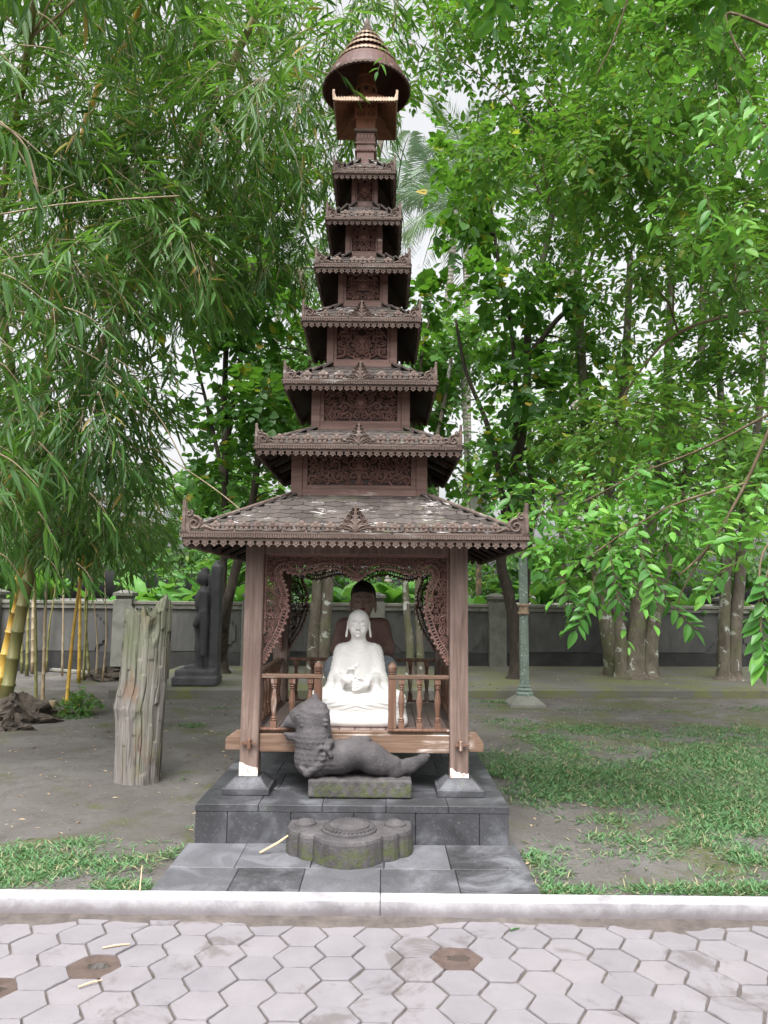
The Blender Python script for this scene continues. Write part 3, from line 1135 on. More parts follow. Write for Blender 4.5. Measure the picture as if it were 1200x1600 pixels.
def offset(line, d):
    out = []
    for i, (x, z) in enumerate(line):
        a, b = line[max(i - 1, 0)], line[min(i + 1, len(line) - 1)]
        dx, dz = b[0] - a[0], b[1] - a[1]
        L = math.hypot(dx, dz) or 1
        out.append((x - dz / L * d, z + dx / L * d))
    return out


am = MB()
XL = -S2 + PW + 0.002
inner = offset(edge, 0.034)
inner = [(max(x, XL + 0.004), min(z, 1.84)) for x, z in inner]
for sx in (-1, 1):
    fx = lambda line: [(x if sx < 0 else -x, z) for x, z in line]
    am.ribbon(fx(edge), 0.013, -0.012, 0.012, 0.006)
    am.ribbon(fx(inner), 0.011, -0.01, 0.012, 0.004)
    for i in range(1, len(edge) - 1):
        am.ribbon(fx([edge[i], inner[i]]), 0.008, -0.006, 0.01, 0.002)
    out_ = offset(edge, -0.009)
    for i in range(3, len(out_), 2):
        x, z = fx([out_[i]])[0]
        am.dome(x, z, 0.012, 0.012, -0.008, 0.008, 2, 7)
        am.prism([(x + 0.012 * math.cos(a * 0.9), z + 0.012 * math.sin(a * 0.9)) for a in range(7)], -0.008, 0.01)
    # end drop
    x, z = fx([edge[0]])[0]
    for dz, r in ((0.0, 0.018), (-0.022, 0.013), (0.03, 0.021)):
        am.dome(x, z + dz, r, r, -0.006, 0.012, 2, 8)
        am.prism([(x + r * math.cos(a * 0.785), z + dz + r * math.sin(a * 0.785)) for a in range(8)], -0.006, 0.012)
    am.box(min(XL, XL + 0.014) if sx < 0 else -XL - 0.014, XL + 0.014 if sx < 0 else -XL, -0.012, 0.013, 1.3, 1.85)
am.box(XL + 0.014, -XL - 0.014, -0.012, 0.013, 1.835, 1.85)
poly = [(XL, edge[0][1])] + inner + [(0.02, 1.845), (XL, 1.845)]
scrollwork(am, poly, 0.015, 0.03, -0.005, 0.01, rf, True, 5000)
ame = am.mesh('carved_arch')
for k in range(4):
    o = link('carved_arch', ame, 'carved_wood', PG)
    o.rotation_euler = (0, 0, k * math.pi / 2)
    o.location = ((S2 - 0.01) * math.sin(k * math.pi / 2), -(S2 - 0.01) * math.cos(k * math.pi / 2), 0)

# roofs: eave width, top of ledge, bottom of teeth, storey width, storey foot, tooth pitch, flowers each side of the crest, crest height
TIERS = [(2.259, 1.970, 1.871, 1.003, 2.295, 0.058, 9, 0.19),
         (1.488, 2.631, 2.544, 0.751, 2.818, 0.053, 5, 0.17),
         (1.156, 3.151, 3.069, 0.550, 3.346, 0.05, 3, 0.16),
         (0.930, 3.677, 3.596, 0.399, 3.867, 0.048, 2, 0.15),
         (0.768, 4.144, 4.066, 0.302, 4.309, 0.046, 2, 0.0),
         (0.621, 4.569, 4.504, 0.217, 4.769, 0.044, 2, 0.0),
         (0.528, 4.994, 4.922, 0.150, 5.173, 0.044, 1, 0.0)]
ri = random.Random(9)
for ti, (W, zl, zs, bw, zb, tooth, nf, ch) in enumerate(TIERS):
    h = W / 2
    g = zl - zs
    lean = 0.0
    rise = (zb - zl) / (h - bw / 2)
    hi = h - 0.03
    # the sloping roof itself: outer skin and dark soffit
    rm = MB()
    b2 = bw / 2
    th = 0.035 if ti == 0 else 0.025
    o4 = lambda hh, z: [(-hh, -hh, z), (hh, -hh, z), (hh, hh, z), (-hh, hh, z)]
    zt = zb - 0.004
    rm.add(o4(hi, zl - 0.012) + o4(b2 - 0.01, zt) + o4(b2 - 0.01, zt - th) + o4(hi, zl - 0.012 - th),
           [(a, (a + 1) % 4, (a + 1) % 4 + 4, a + 4) for a in range(4)] + [(a + 4, (a + 1) % 4 + 4, (a + 1) % 4 + 8, a + 8) for a in range(4)] +
           [(a + 8, (a + 1) % 4 + 8, (a + 1) % 4 + 12, a + 12) for a in range(4)] + [(a + 12, (a + 1) % 4 + 12, (a + 1) % 4, a) for a in range(4)])
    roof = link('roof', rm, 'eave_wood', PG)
    # shingles
    slope_len = math.hypot(h - b2, zb - zl)
    rows = 9 if ti == 0 else max(3, int(slope_len / 0.075))
    ang = math.atan2(zb - zl, h - b2)
    sw0 = 0.155 if ti == 0 else 0.1
    joined = MB()
    rh = slope_len / rows

    def shingle_geo(w, hgt):
        m = MB()
        pts = [(-w / 2, hgt), (-w / 2, 0.02), (-w * 0.3, 0.0), (0, -0.01), (w * 0.3, 0.0), (w / 2, 0.02), (w / 2, hgt)]
        m.add([(x, y, 0.0) for x, y in pts] + [(x, y, 0.013) for x, y in pts],
              [tuple(range(6, -1, -1)), tuple(range(7, 14))] + [(k, (k + 1) % 7, (k + 1) % 7 + 7, k + 7) for k in range(7)])
        return m
    sm = shingle_geo(sw0 * 0.985, rh * 1.45)
    sme = sm.mesh('shingle') if ti == 0 else None
    if sme:
        sme.materials.append(MATS['shingle_wood'])
    for k in range(4):
        Rz = Matrix.Rotation(k * math.pi / 2, 4, 'Z')
        for r_ in range(rows):
            d = r_ * rh
            half_w = (h - 0.012) - d * math.cos(ang)
            cnt = max(1, int(round(2 * half_w / sw0)))
            wr = 2 * half_w / cnt
            off = 0.0
            for i in range(cnt):
                x = -half_w + wr * (i + 0.5)
                # end shingles are cut to the hip
                edge_cut = (i == 0 or i == cnt - 1)
                d_ = d + ri.uniform(-0.007, 0.007)
                loc = Vector((x, -(h - 0.014) + d_ * math.cos(ang), zl + d_ * math.sin(ang) - 0.002))
                M = Rz @ Matrix.Translation(loc) @ Matrix.Rotation(ang - R(2.5) + R(ri.uniform(-1.0, 1.0)), 4, 'X') @ Matrix.Rotation(R(ri.uniform(-2, 2)), 4, 'Z') @ Matrix.Diagonal((wr / sw0 * (0.8 if edge_cut else 1.0), 1, 1, 1))
                if edge_cut:
                    M = M @ Matrix.Translation(((0.09 if i == 0 else -0.09) * wr, 0, 0))
                if ti == 0 and k != 2:
                    o = bpy.data.objects.new('shingle', sme)
                    COL.objects.link(o)
                    o.parent = roof
                    o.matrix_local = M
                else:
                    joined.add([M @ Vector(q) for q in sm.v], sm.f)
    if joined.v:
        tag(link('shingle_courses', joined, 'shingle_wood', roof), kind='stuff')
    # hip ridges
    for k in range(4):
        hr = link('hip_ridge', MB().tube([(-h + 0.02, -h + 0.02, zl + 0.012), (-b2, -b2, zb + 0.016)], 0.013 if ti == 0 else 0.009, 6), 'trim_wood', roof)
        hr.rotation_euler = (0, 0, k * math.pi / 2)
    # rafters under the lowest roof
    if ti < 2:
        for k in range(4):
            nr = 7 if ti == 0 else 5
            for i in range(nr):
                x = -hi + 0.12 + (2 * hi - 0.24) * i / (nr - 1)
                reach = max(0.0, min(1.0, (hi - abs(x)) / (hi - b2)))
                y1 = -hi + (hi - b2) * reach
                z1 = zl - 0.05 + (zb - zl) * reach
                if reach < 0.12:
                    continue
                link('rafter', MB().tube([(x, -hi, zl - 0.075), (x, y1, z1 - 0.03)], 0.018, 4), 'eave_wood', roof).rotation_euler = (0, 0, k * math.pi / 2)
            link('rafter', MB().tube([(-hi, -hi, zl - 0.075), (-b2, -b2, zb - 0.08)], 0.022, 4), 'eave_wood', roof).rotation_euler = (0, 0, k * math.pi / 2)
    # ledge with fine dentils, then the cut board
    lh = g * 0.42
    lm = MB()
    lm.box(-h, h, -h, -h + 0.05, zl - 0.012, zl)
    lm.box(-h + 0.006, h - 0.006, -h + 0.008, -h + 0.045, zl - lh, zl - 0.013)
    nd = int(W / (0.0155 if ti == 0 else 0.018))
    for i in range(nd):
        x = -h + 0.01 + (W - 0.02) * (i + 0.5) / nd
        lm.box(x - W / nd * 0.36, x + W / nd * 0.36, -h + 0.0005, -h + 0.0079, zl - lh + 0.001 + (0.003 if i % 5 else 0.0), zl - 0.0135)
    lme = lm.mesh('ledge')
    lmesh = sides(lme, 'ledge', 'trim_wood', roof)
    sides(scallop_mesh(W - 0.03, -h + 0.016, zl - lh - 0.0015, zs, tooth), 'scalloped_trim', 'trim_wood', roof)
    # flowers, crest, corner horns
    fw = 0.08 if ti == 0 else (0.088 if ti < 3 else 0.075)
    cw = ch * 0.62 if ch else 0.0
    cornh = 0.205 if ti == 0 else 0.155 - 0.004 * ti
    clen = cornh * 0.85
    free = h - clen - cw
    for k in range(4):
        Rz = Matrix.Rotation(k * math.pi / 2, 4, 'Z')
        yy = -h + 0.028
        pos = []
        for sx in (-1, 1):
            for i in range(nf):
                pos.append(sx * (cw + free * (i + 0.5) / nf))
        if not ch and ti >= 4:
            pos.append(0.0)
        for x in pos:
            o = bpy.data.objects.new('rosette', ROS)
            COL.objects.link(o)
            o.parent = roof
            s = fw * ri.uniform(0.94, 1.05)
            o.matrix_local = Rz @ Matrix.Translation((x, yy, zl + 0.0005)) @ Matrix.Rotation(R(-8), 4, 'X') @ Matrix.Scale(s, 4)
        if ch:
            o = bpy.data.objects.new('crest', CRE)
            COL.objects.link(o)
            o.parent = roof
            o.matrix_local = Rz @ Matrix.Translation((0, yy - 0.01, zl + 0.0005)) @ Matrix.Rotation(R(-6), 4, 'X') @ Matrix.Diagonal((ch, ch, ch, 1))
        for sx in (-1, 1):
            o = bpy.data.objects.new('corner_ornament', COR)
            COL.objects.link(o)
            o.parent = roof
            o.matrix_local = Rz @ Matrix.Translation((sx * (h - 0.012), yy - 0.012, zl + 0.0005)) @ Matrix.Diagonal((-sx * cornh, cornh, cornh, 1))
    # storey standing on this roof
    if ti < 6:
        nx = TIERS[ti + 1]
        ztop = nx[1] + (nx[4] - nx[1]) * 0.55
        pw = 0.062 * bw / 1.0 + 0.02
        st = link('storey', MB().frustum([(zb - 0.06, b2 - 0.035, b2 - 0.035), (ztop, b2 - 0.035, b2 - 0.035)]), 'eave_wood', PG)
        for k in range(4):
            Rz = Matrix.Rotation(k * math.pi / 2, 4, 'Z')
            o = link('corner_post', MB().box(-b2, -b2 + pw, -b2, -b2 + pw, zb - 0.04, ztop), 'storey_wood', st, bevel=0.003)
            o.matrix_local = Rz
            o = link('rail', MB().box(-b2 + pw, b2 - pw, -b2 + 0.004, -b2 + 0.03, zb - 0.03, zb + 0.035 + 0.02 * bw), 'storey_wood', st, bevel=0.002)
            o.matrix_local = Rz
            z0, z1 = zb + 0.035 + 0.02 * bw, nx[2] + 0.1
            fm = MB()
            xi = b2 - pw
            fwid = 0.03 * bw + 0.008
            fm.box(-xi, -xi + fwid, -b2 + 0.01, -b2 + 0.03, z0, z1).box(xi - fwid, xi, -b2 + 0.01, -b2 + 0.03, z0, z1).box(-xi + fwid, xi - fwid, -b2 + 0.01, -b2 + 0.03, z0, z0 + fwid * 0.7)
            o = link('panel_frame', fm, 'storey_wood', st, bevel=0.002)
            o.matrix_local = Rz
            if k == 0:
                pm = MB()
                xa, za, zc = xi - fwid, z0 + fwid * 0.7, z1 + 0.03
                sc_ = 0.04 if bw > 0.35 else 0.026
                scrollwork(pm, [(-xa, za), (xa, za), (xa, zc), (-xa, zc)], sc_ * 0.5, sc_, -b2 + 0.019, -b2 + 0.034, ri, True, 2600)
                cz = (za + zc) / 2 - 0.005
                pm.dome(0, cz, 0.03, 0.03, -b2 + 0.018, 0.012, 3, 12)
                pts, wid = spiral(0, cz, 0.042, 0, 1.0, 1, 14)
                pm.ribbon([(0.04 * math.cos(a * 0.4833), cz + 0.04 * math.sin(a * 0.4833)) for a in range(14)], 0.014, -b2 + 0.02, -b2 + 0.034, 0.006)
                pme = pm.mesh('carved_panel')
            o = link('carved_panel', pme, 'carved_wood', st)
            o.matrix_local = Rz

# spire: neck, small square roof, round parasol of rings
neck = link('neck', MB().frustum([(5.1, 0.075, 0.075), (5.27, 0.072, 0.072), (5.272, 0.084, 0.084), (5.3, 0.084, 0.084), (5.302, 0.078, 0.078), (5.335, 0.074, 0.074), (5.337, 0.086, 0.086), (5.352, 0.088, 0.088),
                                  (5.354, 0.078, 0.078), (5.44, 0.076, 0.076)]), 'storey_wood', PG, bevel=0.002)
for k in range(4):
    nm = MB()
    for i in range(5):
        x = -0.056 + 0.028 * i
        nm.dome(x, 5.286, 0.013, 0.012, -0.0845, 0.006, 2, 8)
        nm.dome(x, 5.4, 0.012, 0.026, -0.0775, 0.007, 2, 8)
    o = tag(link('neck_carving', nm, 'carved_wood', neck), kind='stuff')
    o.rotation_euler = (0, 0, k * math.pi / 2)
link('capital', MB().frustum([(5.4405, 0.085, 0.085), (5.448, 0.096, 0.096), (5.466, 0.096, 0.096), (5.47, 0.085, 0.085)]), 'trim_wood', PG, bevel=0.002)
link('shaft_block', MB().frustum([(5.4705, 0.08, 0.08), (5.565, 0.08, 0.08), (5.566, 0.097, 0.097), (5.695, 0.097, 0.097)]), 'orange_wood', PG, bevel=0.003)
for k in range(4):
    hm = MB()
    for i in range(4):
        x = -0.066 + 0.044 * i
        hm.prism([(x - 0.01, 5.59), (x + 0.01, 5.59), (x, 5.612)], -0.0985, -0.0975)
        hm.prism([(x - 0.01, 5.668), (x, 5.646), (x + 0.01, 5.668)], -0.0985, -0.0975)
    o = link('hole_shade_plates', hm, 'black_paint', PG)  # uncut block: black plates paint in the shade inside the holes
    o.rotation_euler = (0, 0, k * math.pi / 2)
sr = MB()
o4 = lambda hh, z: [(-hh, -hh, z), (hh, -hh, z), (hh, hh, z), (-hh, hh, z)]
sr.add(o4(0.252, 5.615) + o4(0.075, 5.8) + o4(0.075, 5.77) + o4(0.252, 5.59),
       [(a, (a + 1) % 4, (a + 1) % 4 + 4, a + 4) for a in range(4)] + [(a + 4, (a + 1) % 4 + 4, (a + 1) % 4 + 8, a + 8) for a in range(4)] +
       [(a + 8, (a + 1) % 4 + 8, (a + 1) % 4 + 12, a + 12) for a in range(4)] + [(a + 12, (a + 1) % 4 + 12, (a + 1) % 4, a) for a in range(4)])
srf = link('small_roof', sr, 'orange_wood', PG)
gm = MB()
for i in range(22):
    x = -0.252 + 0.504 * (i + 0.5) / 22
    gm.prism([(x - 0.0115, 5.601), (x, 5.593), (x + 0.0115, 5.601), (x + 0.0115, 5.622), (x, 5.634), (x - 0.0115, 5.622)], -0.264, -0.2525)
for sx in (-1, 1):
    gm.prism([(sx * 0.235, 5.6), (sx * 0.266, 5.6), (sx * 0.27, 5.69), (sx * 0.258, 5.675), (sx * 0.245, 5.65)][::sx], -0.266, -0.25)
sides(gm, 'gilded_trim', 'gold', srf)
link('drum', MB().lathe([(0.085, 5.79), (0.09, 5.8), (0.09, 5.87), (0.095, 5.875), (0.095, 5.885), (0.078, 5.89), (0.078, 5.97), (0.083, 5.975), (0.083, 5.985), (0.07, 5.99), (0.07, 6.13)], 20), 'orange_wood', PG, smooth=False)
dm = MB()
for k in range(8):
    a = k * math.pi / 4 - math.pi / 2
    M = Matrix.Rotation(a + math.pi / 2, 4, 'Z')
    q = MB().prism([(-0.016, 5.835), (0, 5.81), (0.016, 5.835), (0, 5.86)], -0.0925, -0.0905)
    dm.add([M @ Vector(v) for v in q.v], q.f)
link('diamond_shade_plates', dm, 'black_paint', PG)  # shade of the drum openings put on as flat black diamonds
pr = link('parasol', MB().lathe([(0.366, 5.855), (0.37, 5.868), (0.352, 5.92), (0.32, 5.985), (0.28, 6.045), (0.24, 6.095), (0.06, 6.3), (0.0605, 6.28), (0.225, 6.085), (0.27, 6.03), (0.31, 5.97), (0.342, 5.91), (0.358, 5.86), (0.366, 5.855)], 40, cap=False), 'red_wood', PG, smooth=False)
for (r0, z0, r1, z1) in ((0.258, 6.085, 0.165, 6.2), (0.198, 6.19, 0.125, 6.275), (0.152, 6.27, 0.09, 6.34), (0.11, 6.34, 0.055, 6.4)):
    link('parasol_ring', MB().lathe([(r0 * 0.9, z0 - 0.006), (r0, z0), (r0 * 0.93, z0 + 0.02), (r1, z1), (r1 * 0.8, z1)], 32), 'red_wood', PG)
for (r0, z0, n_) in ((0.372, 5.868, 60), (0.259, 6.087, 48), (0.199, 6.192, 36), (0.153, 6.272, 28), (0.111, 6.342, 22)):
    m = MB()
    for i in range(n_):
        a = 2 * math.pi * i / n_
        M = Matrix.Rotation(a, 4, 'Z') @ Matrix.Translation((0, -r0, z0))
        w = math.pi * r0 / n_ * 1.02
        q = MB().prism([(-w, -0.004), (0, -0.012), (w, -0.004), (w, 0.006), (0, 0.014), (-w, 0.006)], -0.005, 0.004)
        m.add([M @ Vector(v) for v in q.v], q.f)
    link('gilded_fringe', m, 'gold' if r0 < 0.3 else 'trim_wood', pr)
link('spire_tip', MB().lathe([(0.06, 6.395), (0.066, 6.405), (0.05, 6.42), (0.042, 6.45), (0.025, 6.5), (0.01, 6.545), (0.001, 6.57)], 18), 'trim_wood', PG, smooth=False)


# ------------------------------------------------------------------ ground, path, kerb, terrace
def vnoise(x, y, seed=0):
    """smooth value noise on arrays"""
    xi, yi = np.floor(x).astype(int), np.floor(y).astype(int)
    xf, yf = x - xi, y - yi
    u, v = xf * xf * (3 - 2 * xf), yf * yf * (3 - 2 * yf)

    def hsh(a, b):
        n = (a * 374761393 + b * 668265263 + seed * 974711) & 0x7fffffff
        n = ((n ^ (n >> 13)) * 1274126177) & 0x7fffffff
        return (n ^ (n >> 16)) % 10007 / 10007.0
    return (hsh(xi, yi) * (1 - u) + hsh(xi + 1, yi) * u) * (1 - v) + (hsh(xi, yi + 1) * (1 - u) + hsh(xi + 1, yi + 1) * u) * v


def fbm(x, y, seed=0):
    return vnoise(x, y, seed) * 0.55 + vnoise(x * 2.1, y * 2.1, seed + 1) * 0.3 + vnoise(x * 4.3, y * 4.3, seed + 2) * 0.15


KERB_F, KERB_B = 3.885, 3.985
gx = np.concatenate([[-400, -150, -60, -25], np.arange(-11, 11.01, 0.14), [25, 60, 150, 400]])
gy = np.concatenate([[KERB_B - 0.03], np.arange(KERB_B, 16.5, 0.14), [18, 25, 60, 150, 400]])
GX, GY = np.meshgrid(gx, gy, indexing='ij')
GZ = (fbm(GX * 0.9, GY * 0.9, 3) - 0.5) * 0.05 + (fbm(GX * 5, GY * 5, 8) - 0.5) * 0.014
near = (abs(GX) < 11) & (GY < 16.4) & (GY > KERB_B + 0.05)
GZ = np.where(near, GZ - 0.008, -0.01)
inslab = (abs(GX - XC) < 1.25) & (GY < 7.1)
GZ = np.where(inslab, np.minimum(GZ, -0.01), GZ)
idx = np.arange(GX.size).reshape(GX.shape)
Fq = np.stack([idx[:-1, :-1], idx[1:, :-1], idx[1:, 1:], idx[:-1, 1:]], -1).reshape(-1, 4)
gme = np_mesh('ground', np.stack([GX, GY, GZ], -1).reshape(-1, 3), Fq)
ground = tag(link('ground', gme, 'dirt', smooth=True), 'bare grey-brown trodden earth around the pagoda', kind='structure')

path = tag(link('pavement', MB().add([(-60, -40, -0.0485), (60, -40, -0.0485), (60, KERB_F + 0.02, -0.0485), (-60, KERB_F + 0.02, -0.0485)], [(0, 1, 2, 3)]), 'mud'), 'path of pale hexagonal concrete pavers in front of the pagoda', kind='structure')
HS, HF = 0.117, 0.2026
hexm = []
rp = random.Random(21)
for v in range(6):
    m = MB()
    n = 6
    top, top2, bot = [], [], []
    for k in range(6):
        a = k * math.pi / 3
        a2 = (k + 1) * math.pi / 3
        for s in range(4):
            t_ = s / 4
            r0 = HS - 0.0045
            x = (math.cos(a) * (1 - t_) + math.cos(a2) * t_) * r0
            y = (math.sin(a) * (1 - t_) + math.sin(a2) * t_) * r0
            j = 1 - rp.uniform(0, 0.022) - (rp.uniform(0.01, 0.045) if rp.random() < 0.1 else 0)
            top.append((x * j * 0.978, y * j * 0.978, 0.0))
            top2.append((x * j, y * j, -0.004))
            bot.append((x * j, y * j, -0.05))
    n = len(top)
    m.add(top + top2 + bot, [tuple(range(n))] + [(k + n, (k + 1) % n + n, (k + 1) % n, k) for k in range(n)] + [(k + 2 * n, (k + 1) % n + 2 * n, (k + 1) % n + n, k + n) for k in range(n)])
    me = m.mesh('paver')
    me.materials.append(MATS['paver_concrete'])
    hexm.append(me)
a0 = G(85, 1443.3, -0.04)
missing = [G(715, 1497, -0.04), G(145, 1500, -0.04), G(8, 1552, -0.04)]
holes = []
for i in range(-9, 27):
    for j in range(-3, 9):
        x = a0.x + i * 0.1755
        y = a0.y + 0.2026 - j * 0.2026 - (0.1013 if i % 2 else 0)
        if y > KERB_F + 0.06 or y < 2.55 or abs(x) > 2.75:
            continue
        d = [math.hypot(x - q.x, y - q.y) for q in missing]
        if min(d) < 0.09:
            holes.append((x, y))
            continue
        o = bpy.data.objects.new('paver', rp.choice(hexm))
        COL.objects.link(o)
        o.parent = path
        o.location = (x, y, -0.04 + rp.uniform(-0.004, 0.003))
        o.rotation_euler = (R(rp.uniform(-0.7, 0.7)), R(rp.uniform(-0.7, 0.7)), math.pi / 3 * rp.randrange(6) + R(rp.uniform(-1, 1)))
for (x, y) in holes:
    m = MB()
    ring = [(x + 0.112 * math.cos(k * math.pi / 9), y + 0.112 * math.sin(k * math.pi / 9)) for k in range(18)]
    m.add([(a, b, -0.0455 + rp.uniform(-0.001, 0.001)) for a, b in ring] + [(x + (a - x) * 0.55, y + (b - y) * 0.55, -0.0465) for a, b in ring] + [(x, y, -0.047)],
          [(k, (k + 1) % 18, (k + 1) % 18 + 18, k + 18) for k in range(18)] + [(k + 18, (k + 1) % 18 + 18, 36) for k in range(18)])
    tag(link('mud_hollow', m, 'wet_mud', path, smooth=True), 'wet brown hollow where a paver is missing')
    q = [(x + 0.012 + 0.05 * (1 + 0.25 * math.sin(3 * k + x * 9)) * math.cos(k * 0.449), y + 0.01 + 0.028 * math.sin(k * 0.449)) for k in range(14)]
    link('puddle', MB().slab(q, -0.056, -0.0455), 'puddle_water', path)

# earth washed over the first row, along the kerb
xs = np.arange(-3.0, 3.01, 0.05)
w_ = 0.02 + 0.11 * np.clip(fbm(xs * 2.2 + 40, xs * 0 + 3, 5) - 0.28, 0, 1) * 2
V, Fc = [], []
for i, x in enumerate(xs):
    w0 = float(w_[i]) + 0.02
    for k in range(5):
        t_ = k / 4
        V.append((x, KERB_F + 0.005 - w0 * t_ + (rp.uniform(-0.008, 0.008) if k else 0), -0.026 - 0.0155 * t_ ** 0.6 + rp.uniform(-0.0012, 0.0012)))
    V[-1] = (V[-1][0], V[-1][1], -0.048)
for i in range(len(xs) - 1):
    for k in range(4):
        a = i * 5 + k
        Fc.append((a, a + 1, a + 6, a + 5))
tag(link('washed_earth', MB().add(V, Fc), 'mud', smooth=True), 'thin strip of brown earth washed over the pavers beside the kerb', kind='stuff')

kerb = tag(link('kerb', MB().box(-30, 30, KERB_F + 0.012, KERB_B - 0.004, -0.2, 0.03), 'kerb_concrete'), 'pale concrete kerb between path and pagoda', kind='structure')
x = -4.6
while x < 4.6:
    w0 = 2.3
    o = link('kerb_stone', MB().box(x + 0.0008, x + w0 - 0.0008, KERB_F, KERB_B, -0.18, 0.05 + rp.uniform(-0.001, 0.002)), 'kerb_concrete', kerb, bevel=0.008, segs=2)
    x += w0

# apron of dark slabs
apron = tag(link('stone_apron', MB().box(-1.195, 0.835, 3.99, 4.79, -0.06, 0.008), 'plinth_stone'), 'apron of dark grey paving slabs before the plinth', kind='structure')
for row, (y0, y1, cuts) in enumerate(((3.992, 4.375, (-1.2, -0.8, -0.425, 0.0, 0.42, 0.84)), (4.375, 4.79, (-1.2, -0.83, -0.4, 0.02, 0.4, 0.84)))):
    for a, b in zip(cuts, cuts[1:]):
        link('slab', MB().box(a + 0.002, b - 0.002, y0 + 0.002, y1 - 0.002, -0.02, 0.03 + rp.uniform(-0.0015, 0.0015)), 'apron_stone', apron, bevel=0.003)

# plinth
PX0, PX1, PY0, PY1 = -1.163, 0.8, 4.795, 6.92
plinth = thing('plinth', 'low dark stone plinth of fitted slabs under the pagoda', 'plinth', (0, 0, 0))
link('core', MB().box(PX0 + 0.03, PX1 - 0.03, PY0 + 0.03, PY1 - 0.03, -0.05, PLINTH_TOP - 0.03), 'plinth_stone', plinth)
def lerp(a, b, t): return a + (b - a) * t
fc = [PX0, -0.962, -0.565, -0.17, 0.215, 0.615, PX1]
for a, b in zip(fc, fc[1:]):
    link('facing_block', MB().box(a + 0.0015, b - 0.0015, PY0, PY0 + 0.05, -0.04, PLINTH_TOP - 0.0455), 'plinth_stone', plinth, bevel=0.003)
for xx0, xx1 in ((PX0, PX0 + 0.05), (PX1 - 0.05, PX1)):
    for i in range(5):
        a, b = lerp(PY0 + 0.05, PY1, i / 5), lerp(PY0 + 0.05, PY1, (i + 1) / 5)
        link('facing_block', MB().box(xx0, xx1, a + 0.0015, b - 0.0015, -0.04, PLINTH_TOP - 0.0455), 'plinth_stone', plinth, bevel=0.003)
capx = [PX0 - 0.004, -0.77, -0.37, 0.03, 0.42, PX1 + 0.004]
capy = [PY0 - 0.004, 5.2, 5.62, 6.05, 6.48, PY1 + 0.004]
for j in range(5):
    for i in range(5):
        sh = 0.0 if j == 0 else 0.07 * (j % 2)
        a, b = capx[i] + (sh if i else 0), capx[i + 1] + (sh if i < 4 else 0)
        link('cap_slab', MB().box(a + 0.0015, b - 0.0015, capy[j] + 0.0015, capy[j + 1] - 0.0015, PLINTH_TOP - 0.044, PLINTH_TOP + rp.uniform(-0.0012, 0.0006)), 'plinth_stone', plinth, bevel=0.003)

# carved step stone
SX = -0.19
half = [(-0.385, 0.0), (-0.387, 0.1), (-0.378, 0.165), (-0.355, 0.212), (-0.325, 0.236), (-0.305, 0.24), (-0.3, 0.236), (-0.29, 0.262), (-0.268, 0.288), (-0.235, 0.304), (-0.208, 0.308), (-0.203, 0.304), (-0.19, 0.33), (-0.15, 0.375), (-0.105, 0.408), (-0.055, 0.43), (0.0, 0.438)]
outl = half + [(-a, b) for a, b in half[-2::-1]]
outl = [(a, -b) for a, b in outl]


def rsz(poly, f):
    return [(a * f, -0.0 + b * f) for a, b in poly]


step = thing('step_stone', 'lobed dark stone step with carved round bosses before the plinth', 'stone step', (SX, 4.787, 0.0315))
m = MB()
n = len(outl)
secs = [(0.0, 1.0), (0.012, 1.0), (0.12, 0.985), (0.136, 0.97), (0.142, 0.94)]
vs = [(a * f, b * f if k else b, z) for z, f in secs for k, (a, b) in enumerate(outl)]
fs = [tuple(range(n - 1, -1, -1)), tuple(range((len(secs) - 1) * n, len(secs) * n))]
for s in range(len(secs) - 1):
    fs += [(s * n + k, s * n + (k + 1) % n, (s + 1) * n + (k + 1) % n, (s + 1) * n + k) for k in range(n)]
m.add(vs, fs)
link('slab', m, 'volcanic_stone', step)
link('boss', MB().lathe([(0.165, 0.1425), (0.163, 0.156), (0.13, 0.168), (0.122, 0.166), (0.12, 0.176), (0.075, 0.19), (0.02, 0.195), (0.001, 0.195)], 40, 0, -0.19), 'volcanic_stone', step, smooth=False)
bm_ = MB()
for k in range(36):
    a = 2 * math.pi * k / 36
    M = Matrix.Translation((0.144 * math.cos(a), -0.19 + 0.144 * math.sin(a), 0.163)) @ Matrix.Rotation(a, 4, 'Z')
    bm_.obox(M, 0.02, 0.012, 0.014)
link('carved_ring', bm_, 'volcanic_stone', step)
for sx in (-1, 1):
    link('boss', MB().lathe([(0.068, 0.1425), (0.066, 0.153), (0.05, 0.162), (0.046, 0.16), (0.03, 0.17), (0.001, 0.173)], 28, sx * 0.275, -0.085), 'volcanic_stone', step)

# stick leaning on the step
a_, b_ = G(406, 1334, 0.034), P(460, 1299, 4.62)
tag(link('dry_stick', MB().tube([a_ + Vector((0, 0, 0.006)), a_.lerp(b_, 0.5) + Vector((0, 0, -0.004)), b_], [0.006, 0.0075, 0.004], 6), 'straw'), 'long pale dry stick leaning on the carved step', 'stick')
for (p1, p2, lab) in (((122, 1542), (160, 1531), 'pale dry straw lying across a paver near the left edge'), ((160, 1481), (203, 1475), 'thin dry straw on a paver near the kerb, left side'), ((797, 1454), (812, 1450), 'small green leaf sliver on a paver near the kerb')):
    q1, q2 = G(*p1, -0.032), G(*p2, -0.032)
    tag(link('dry_straw', MB().tube([q1, (q1 + q2) / 2 + Vector((0, 0, 0.003)), q2], [0.003, 0.0045, 0.002], 5), 'bright_leaf' if 'green' in lab else 'straw'), lab, 'straw')
q1, q2 = G(218, 1395, 0.05), P(222, 1352, 4.03)
tag(link('dry_straw', MB().tube([q1, q2], [0.004, 0.002], 5), 'straw'), 'upright dry straw in the left grass beside the kerb', 'straw')

# terrace before the wall
TA = math.atan(0.07)


def terr(x, d=0.0, z=0.0):
    """line of the terrace edge, d metres behind it"""
    return Vector((x, 11.62 + 0.07 * (x + 2.9) + d, z))


